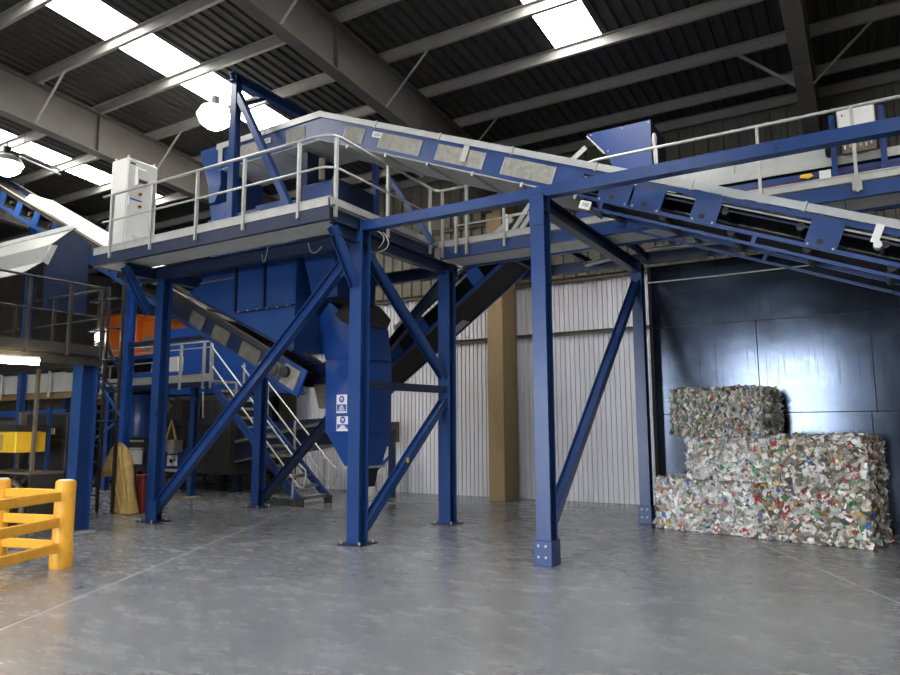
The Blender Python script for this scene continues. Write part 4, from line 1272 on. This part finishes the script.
# ------------------------------------------------------------------ plant far behind on the left
T = thing('far_gallery', (-22.5, 17.0, 0), 'distant railed steel gallery behind the ladder tower', 'platform')
build('deck', G().box(-27, -18.8, 16.8, 19.5, 4.45, 4.6), 'blue', T)
for x in (-26.6, -22.8, -19.2):
    build('leg', G().hsec((x, 17.0, 0), (x, 17.0, 4.45), .2, .2, .015, (0, 1, 0)), 'navy', T)
    build('leg', G().hsec((x, 19.3, 0), (x, 19.3, 4.45), .2, .2, .015, (0, 1, 0)), 'navy', T)
build('lower_deck', G().box(-27, -18.8, 16.7, 19.5, 3.0, 3.2), 'deck', T)
rail_run(T, (-27, 16.68), (-18.8, 16.68), 3.2, [.2 + 1.3 * i for i in range(7)], 1.05, .52, 'galv', .08, .03)
build('timber_edge', G().box(-27, -20.5, 16.6, 16.7, 2.75, 3.0), 'ply', T)
for i, (a, b, z0, z1) in enumerate(((-26.9, -25.3, 4.6, 6.3), (-25.2, -24.4, 4.6, 6.2), (-24.1, -23.0, 4.6, 5.95))):
    o = thing('orange_housing', ((a + b) / 2, 17.6, 4.6), ['wide orange machine housing with a grey hatch on the distant gallery', 'narrow orange machine housing between two others on the gallery', 'low orange machine housing nearest the blue column on the gallery'][i], 'housing', 'orange housings on the distant gallery')
    build('body', G().box(a, b, 16.95, 18.2, z0, z1), 'orange', o, bevel=.03)
    build('lid', G().box(a - .03, b + .03, 16.92, 18.23, z1, z1 + .08), 'orange', o, bevel=.02)
    build('hatch', G().box(a + .25, a + .25 + .4 * (b - a), 16.93, 16.95, z0 + .15, z0 + .75), 'mesh', o)
T = thing('far_sorting_line', (-24, 12.5, 0), 'distant sorting conveyor with brown underside behind the yellow console', 'conveyor')
build('deck', G().box(-29, -20.8, 12.4, 14.0, 2.75, 2.95), 'ply', T)
build('side_board', G().box(-29, -20.8, 12.34, 12.40, 2.95, 3.5), 'deck', T)
build('side_channel', G().csec((-29, 12.3, 2.3), (-20.8, 12.3, 2.3), .08, .2, .012, flip=-1), 'bright', T)
for x in (-28.5, -26.2, -23.6, -21.2):
    build('leg', G().box(x - .08, x + .08, 12.4, 12.56, 0, 2.75), 'navy', T)
    build('leg', G().box(x - .08, x + .08, 13.8, 13.96, 0, 2.75), 'navy', T)
build('hopper_side', G().prism(xz([(-28.8, 2.96), (-24.2, 2.96), (-23.6, 4.6), (-28.8, 4.6)], 12.6), (0, 1.2, 0)), 'navy', T)
rail_run(T, (-29, 12.2), (-20.8, 12.2), 3.0, [.3 + 1.4 * i for i in range(6)], 1.0, .5, 'galv', .07, .028)
build('guard_panel', G().box(-29, -20.9, 13.0, 13.05, .6, 2.1), 'beige', T)

# ------------------------------------------------------------------ yellow pedestrian barrier
T = thing('guard_barrier', (-9.1, 5.45, 0), 'yellow plastic pedestrian barrier with round posts and flat rails', 'barrier')
b1 = V((-9.12, 5.44, 0))
b2 = PX(1, 478, 2, 1.12)
b2.z = 0
r3 = PX(-60, 512, 2, .93)
b3 = V((r3.x, r3.y, 0))
for b in (b1, b2, b3):
    p = build('post', G().lathe(b, [(.02, 0), (.132, 0), (.138, .02), (.138, .26), (.124, .29), (.122, 1.08), (.112, 1.105), (.02, 1.11)], 24), 'yellow', T)
    build('post_cap', G().lathe(b + V((0, 0, 1.108)), [(.02, 0), (.098, 0), (.09, .012), (.02, .012)], 20), 'cabinet', p)
for a, b, dz in ((b2, b1, .0), (b3, b1, -.015)):
    d = (b - a).normalized()
    for z in (.93, .60, .28):
        r = build('rail', G().bar(a + d * .1 + V((0, 0, z + dz)), b - d * .1 + V((0, 0, z + dz)), .05, .125), 'yellow', T, bevel=.015)

# ------------------------------------------------------------------ roof lamps
for px, py, zz, lab in ((215, 116, 8.75, 'glaring round high bay lamp hanging beside the blue mast'), (6, 164, 8.5, 'round high bay lamp on conduit arms below the far rooflights')):
    c = PX(px, py, 2, zz)
    o = thing('high_bay_lamp', (c.x, c.y, zz), lab, 'lamp')
    R = .40  # lamp widened so its glowing globe takes in the glare
    build('reflector', G().lathe(c, [(R, 0), (R * 1.02, .01), (R * .8, .16), (.1, .26), (.08, .26), (R * .78, .14), (R * .96, .0)], 24), 'white', o)
    build('lens', G().lathe(c, [(.01, -.30), (R * .45, -.27), (R * .8, -.16), (R * .94, .0), (R * .94, .02), (.01, .02)], 24), 'lamp', o)
    build('driver', G().lathe(c + V((0, 0, .25)), [(.02, 0), (.09, 0), (.09, .2), (.02, .2)], 14), 'dark', o)
    build('drop_rod', G().tube(c + V((0, 0, .44)), V((c.x, c.y, roof_z(c.y) - .12)), .012, 6), 'dark', o)
c0 = PX(12, 160, 2, 8.9)
cdt = thing('conduit', (c0.x, c0.y, 8.9), 'pair of pale conduits hung below the far rooflights', 'conduit')
for d in (0, .22):
    build('pipe', G().path([PX(20, 152 + d * 20, 2, 9.0), PX(60, 170 + d * 20, 2, 9.0)], .025, 8), 'galv', cdt)
for px in (24, 56):
    p = PX(px, 152 + (px - 20) * .45, 2, 9.0)
    build('hanger', G().tube(p, V((p.x, p.y, roof_z(p.y) - .02)), .008, 6), 'dark', cdt)
# ------------------------------------------------------------------ bales of compressed packaging
def scrap_material():
    m = bpy.data.materials.new('baled_packaging')
    m.use_nodes = True
    nt = m.node_tree
    b = nt.nodes['Principled BSDF']
    at = nt.nodes.new('ShaderNodeAttribute')
    at.attribute_name = 'tint'
    nt.links.new(at.outputs['Color'], b.inputs['Base Color'])
    b.inputs['Roughness'].default_value = 0.42
    return m


MT['scrap'] = scrap_material()
MT['core'] = M('bale_core', (0.05, 0.045, 0.038), 0.8, 0, 0.5, 12, dirt=(0.2, 0.19, 0.17), dirt_amt=0.7, bump=0.8, bscale=30)  # darkened so the gaps between scraps read as shade
PAL_MIX = [((.95, .95, .93), 48), ((.66, .65, .62), 26), ((.42, .40, .36), 13), ((.20, .18, .15), 5), ((.62, .07, .06), 4), ((.75, .28, .06), 3.5), ((.72, .55, .12), 2.5), ((.10, .36, .14), 3.5), ((.10, .22, .52), 4), ((.55, .40, .30), 5), ((.70, .35, .38), 2)]
PAL_OLD = [((.62, .60, .55), 28), ((.44, .41, .35), 28), ((.25, .22, .17), 16), ((.12, .11, .08), 8), ((.50, .09, .07), 3), ((.58, .28, .10), 4), ((.08, .28, .10), 7), ((.08, .16, .38), 3), ((.82, .82, .80), 14)]
PAL_DIRTY = [((.88, .87, .84), 34), ((.55, .52, .45), 26), ((.27, .23, .17), 20), ((.14, .12, .09), 10), ((.52, .05, .04), 7), ((.68, .45, .10), 4), ((.08, .26, .10), 5), ((.07, .16, .40), 3), ((.60, .24, .08), 3)]


def make_bale(label, origin, ang_, L, D, H, pal, strand, name='bale', n_wires=4, dens=1080, size=.046):
    """origin: front left bottom corner; ang_: heading of the front face"""
    o = thing(name, origin, label, 'bale', 'bales of compressed packaging')
    o.rotation_euler = (0, 0, ang_)
    # core: rounded lumpy block
    nx, ny, nz = 22, 14, 12
    bm = bmesh.new()
    bmesh.ops.create_cube(bm, size=1)
    bmesh.ops.subdivide_edges(bm, edges=bm.edges[:], cuts=9, use_grid_fill=True)
    lump = rng.normal(0, 1, (6, 4))

    def wob(x, y, z):
        s = 0
        for a, b_, c, d in lump:
            s += math.sin(a * x * 3.1 + b_ * y * 3.3 + c * z * 4.1 + d * 3)
        return s / 6
    for v in bm.verts:
        x, y, z = v.co
        q = V((x, y, z)) * 2
        r = sum(abs(c) ** 9 for c in q) ** (1 / 9)
        q = q / max(r, 1e-6) * max(abs(c) for c in q)
        k = 1 + .018 * wob(q.x * 3, q.y * 3, q.z * 3)
        v.co = ((q.x * k / 2 + .5) * (L - .06) + .03, (q.y * k / 2 + .5) * (D - .06) + .03, max(.0, (q.z * k / 2 + .5) * (H - .05) + .012))
    me = bpy.data.meshes.new('core')
    bm.to_mesh(me)
    bm.free()
    me.materials.append(MT['core'])
    me.polygons.foreach_set('use_smooth', [True] * len(me.polygons))
    co = bpy.data.objects.new('core', me)
    COL.objects.link(co)
    co.parent = o
    # crumpled scraps pressed into every face
    cols = np.array([c for c, _ in pal])
    pw = np.array([w_ for _, w_ in pal], float)
    pw /= pw.sum()
    vs, fs, tint = [], [], []
    faces = [((0, 0, 0), (L, 0, 0), (0, 0, H), (0, -1, 0)), ((L, 0, 0), (0, D, 0), (0, 0, H), (1, 0, 0)), ((0, D, 0), (0, -D, 0), (0, 0, H), (-1, 0, 0)),
             ((0, 0, H), (L, 0, 0), (0, D, 0), (0, 0, 1)), ((L, D, 0), (-L, 0, 0), (0, 0, H), (0, 1, 0))]
    for fi, (og, eu, ev, nn) in enumerate(faces):
        og, eu, ev, nn = map(np.array, (og, eu, ev, nn))
        lu, lv = np.linalg.norm(eu), np.linalg.norm(ev)
        cnt = int(lu * lv * dens * (1 if fi < 4 else .25))
        for _ in range(cnt):
            a, b_ = rng.random(), rng.random()
            edge = min(a * lu, (1 - a) * lu, b_ * lv, (1 - b_) * lv)
            inset = .03 * max(0, 1 - edge / .06) ** 2
            big = (not strand) and rng.random() < .16
            dep = rng.uniform(-.03, .016 if big else .028) - inset + .014 * wob(a * 5 + fi, b_ * 4, fi)
            c = og + eu * a + ev * b_ + nn * dep
            c = c + (og + eu * .5 + ev * .5 - c) * .015
            th = rng.normal(0, .5) if strand else rng.uniform(0, math.pi)
            sz = size * (rng.uniform(1.1, 1.6) if big else rng.uniform(.45, 1.4))
            wl, hl = (sz * .42, sz * 1.3) if strand else (sz * rng.uniform(.6, 1.1), sz * rng.uniform(.5, 1.0))
            u, v = eu / lu, ev / lv
            uu = u * math.cos(th) + v * math.sin(th)
            vv = v * math.cos(th) - u * math.sin(th)
            t1, t2 = rng.normal(0, .42), rng.normal(0, .42)
            tint_c = cols[rng.choice(3) if big else rng.choice(len(cols), p=pw)] * rng.uniform(.65, 1.15)
            k0 = len(vs)
            for iu in (-1, 0, 1):
                for iv in (-1, 1):
                    j = rng.uniform(.75, 1.2)
                    hgt = t1 * iu * wl + t2 * iv * hl + (rng.uniform(.0, .4) * wl if iu == 0 else rng.uniform(-.006, .006))
                    p = c + uu * (iu * wl * j) + vv * (iv * hl * j) + nn * hgt
                    if p[2] < .004:
                        p[2] = .004
                    vs.append(tuple(p))
            fs += [(k0, k0 + 2, k0 + 3, k0 + 1), (k0 + 2, k0 + 4, k0 + 5, k0 + 3)]
            tint += [tint_c, tint_c * rng.uniform(.75, 1.1)]
    me = bpy.data.meshes.new('packaging_scraps')
    me.from_pydata(vs, [], fs)
    at = me.attributes.new('tint', 'FLOAT_COLOR', 'FACE')
    at.data.foreach_set('color', np.c_[np.clip(np.array(tint), 0, 1), np.ones(len(tint))].astype(np.float32).ravel())
    me.materials.append(MT['scrap'])
    so = bpy.data.objects.new('packaging_scraps', me)
    COL.objects.link(so)
    so.parent = o
    so['kind'] = 'stuff'
    # baling wires
    for k in range(n_wires):
        x = L * (k + .5) / n_wires + random.uniform(-.03, .03)
        gw = G().path([(x, -.012, .02), (x + .01, -.018, H * .5), (x, -.008, H - .02), (x, .03, H + .012), (x, D * .5, H + .02), (x, D - .03, H + .012), (x, D + .01, H - .02), (x, D + .012, .02)], .005, 5)
        me = bpy.data.meshes.new('wire')
        me.from_pydata(gw.v, [], gw.f)
        me.materials.append(MT['dark'])
        wo = bpy.data.objects.new('wire', me)
        COL.objects.link(wo)
        wo.parent = o
    return o


BA = math.atan2(-.74, 3.24)
bu = V((math.cos(BA), math.sin(BA), 0))
bn = V((-bu.y, bu.x, 0))
B0 = V((-3.42, 12.74, 0))


def at_bale(s, back, z):
    return B0 + bu * s + bn * back + V((0, 0, z))


make_bale('pale bottom bale with a red wrapper, standing beside the blue column', at_bale(0, .05, 0), BA, 1.74, 1.0, .85, PAL_MIX, False)
make_bale('muddy brown bottom bale with red scraps at the open end of the stack', at_bale(1.76, 0, 0), BA, 1.60, 1.0, .82, PAL_DIRTY, False)
make_bale('whitish middle bale directly under the topmost bale', at_bale(.62, .06, .87), BA, 1.36, .98, .70, PAL_MIX, False)
make_bale('greyish middle bale with nothing stacked on it', at_bale(2.0, .04, .84), BA, 1.36, 1.0, .74, PAL_DIRTY, False)
make_bale('topmost bale of grey shredded strands and green scraps', at_bale(.36, .05, 1.59), BA + .01, 1.54, .95, .80, PAL_OLD, True, dens=1500, size=.042)
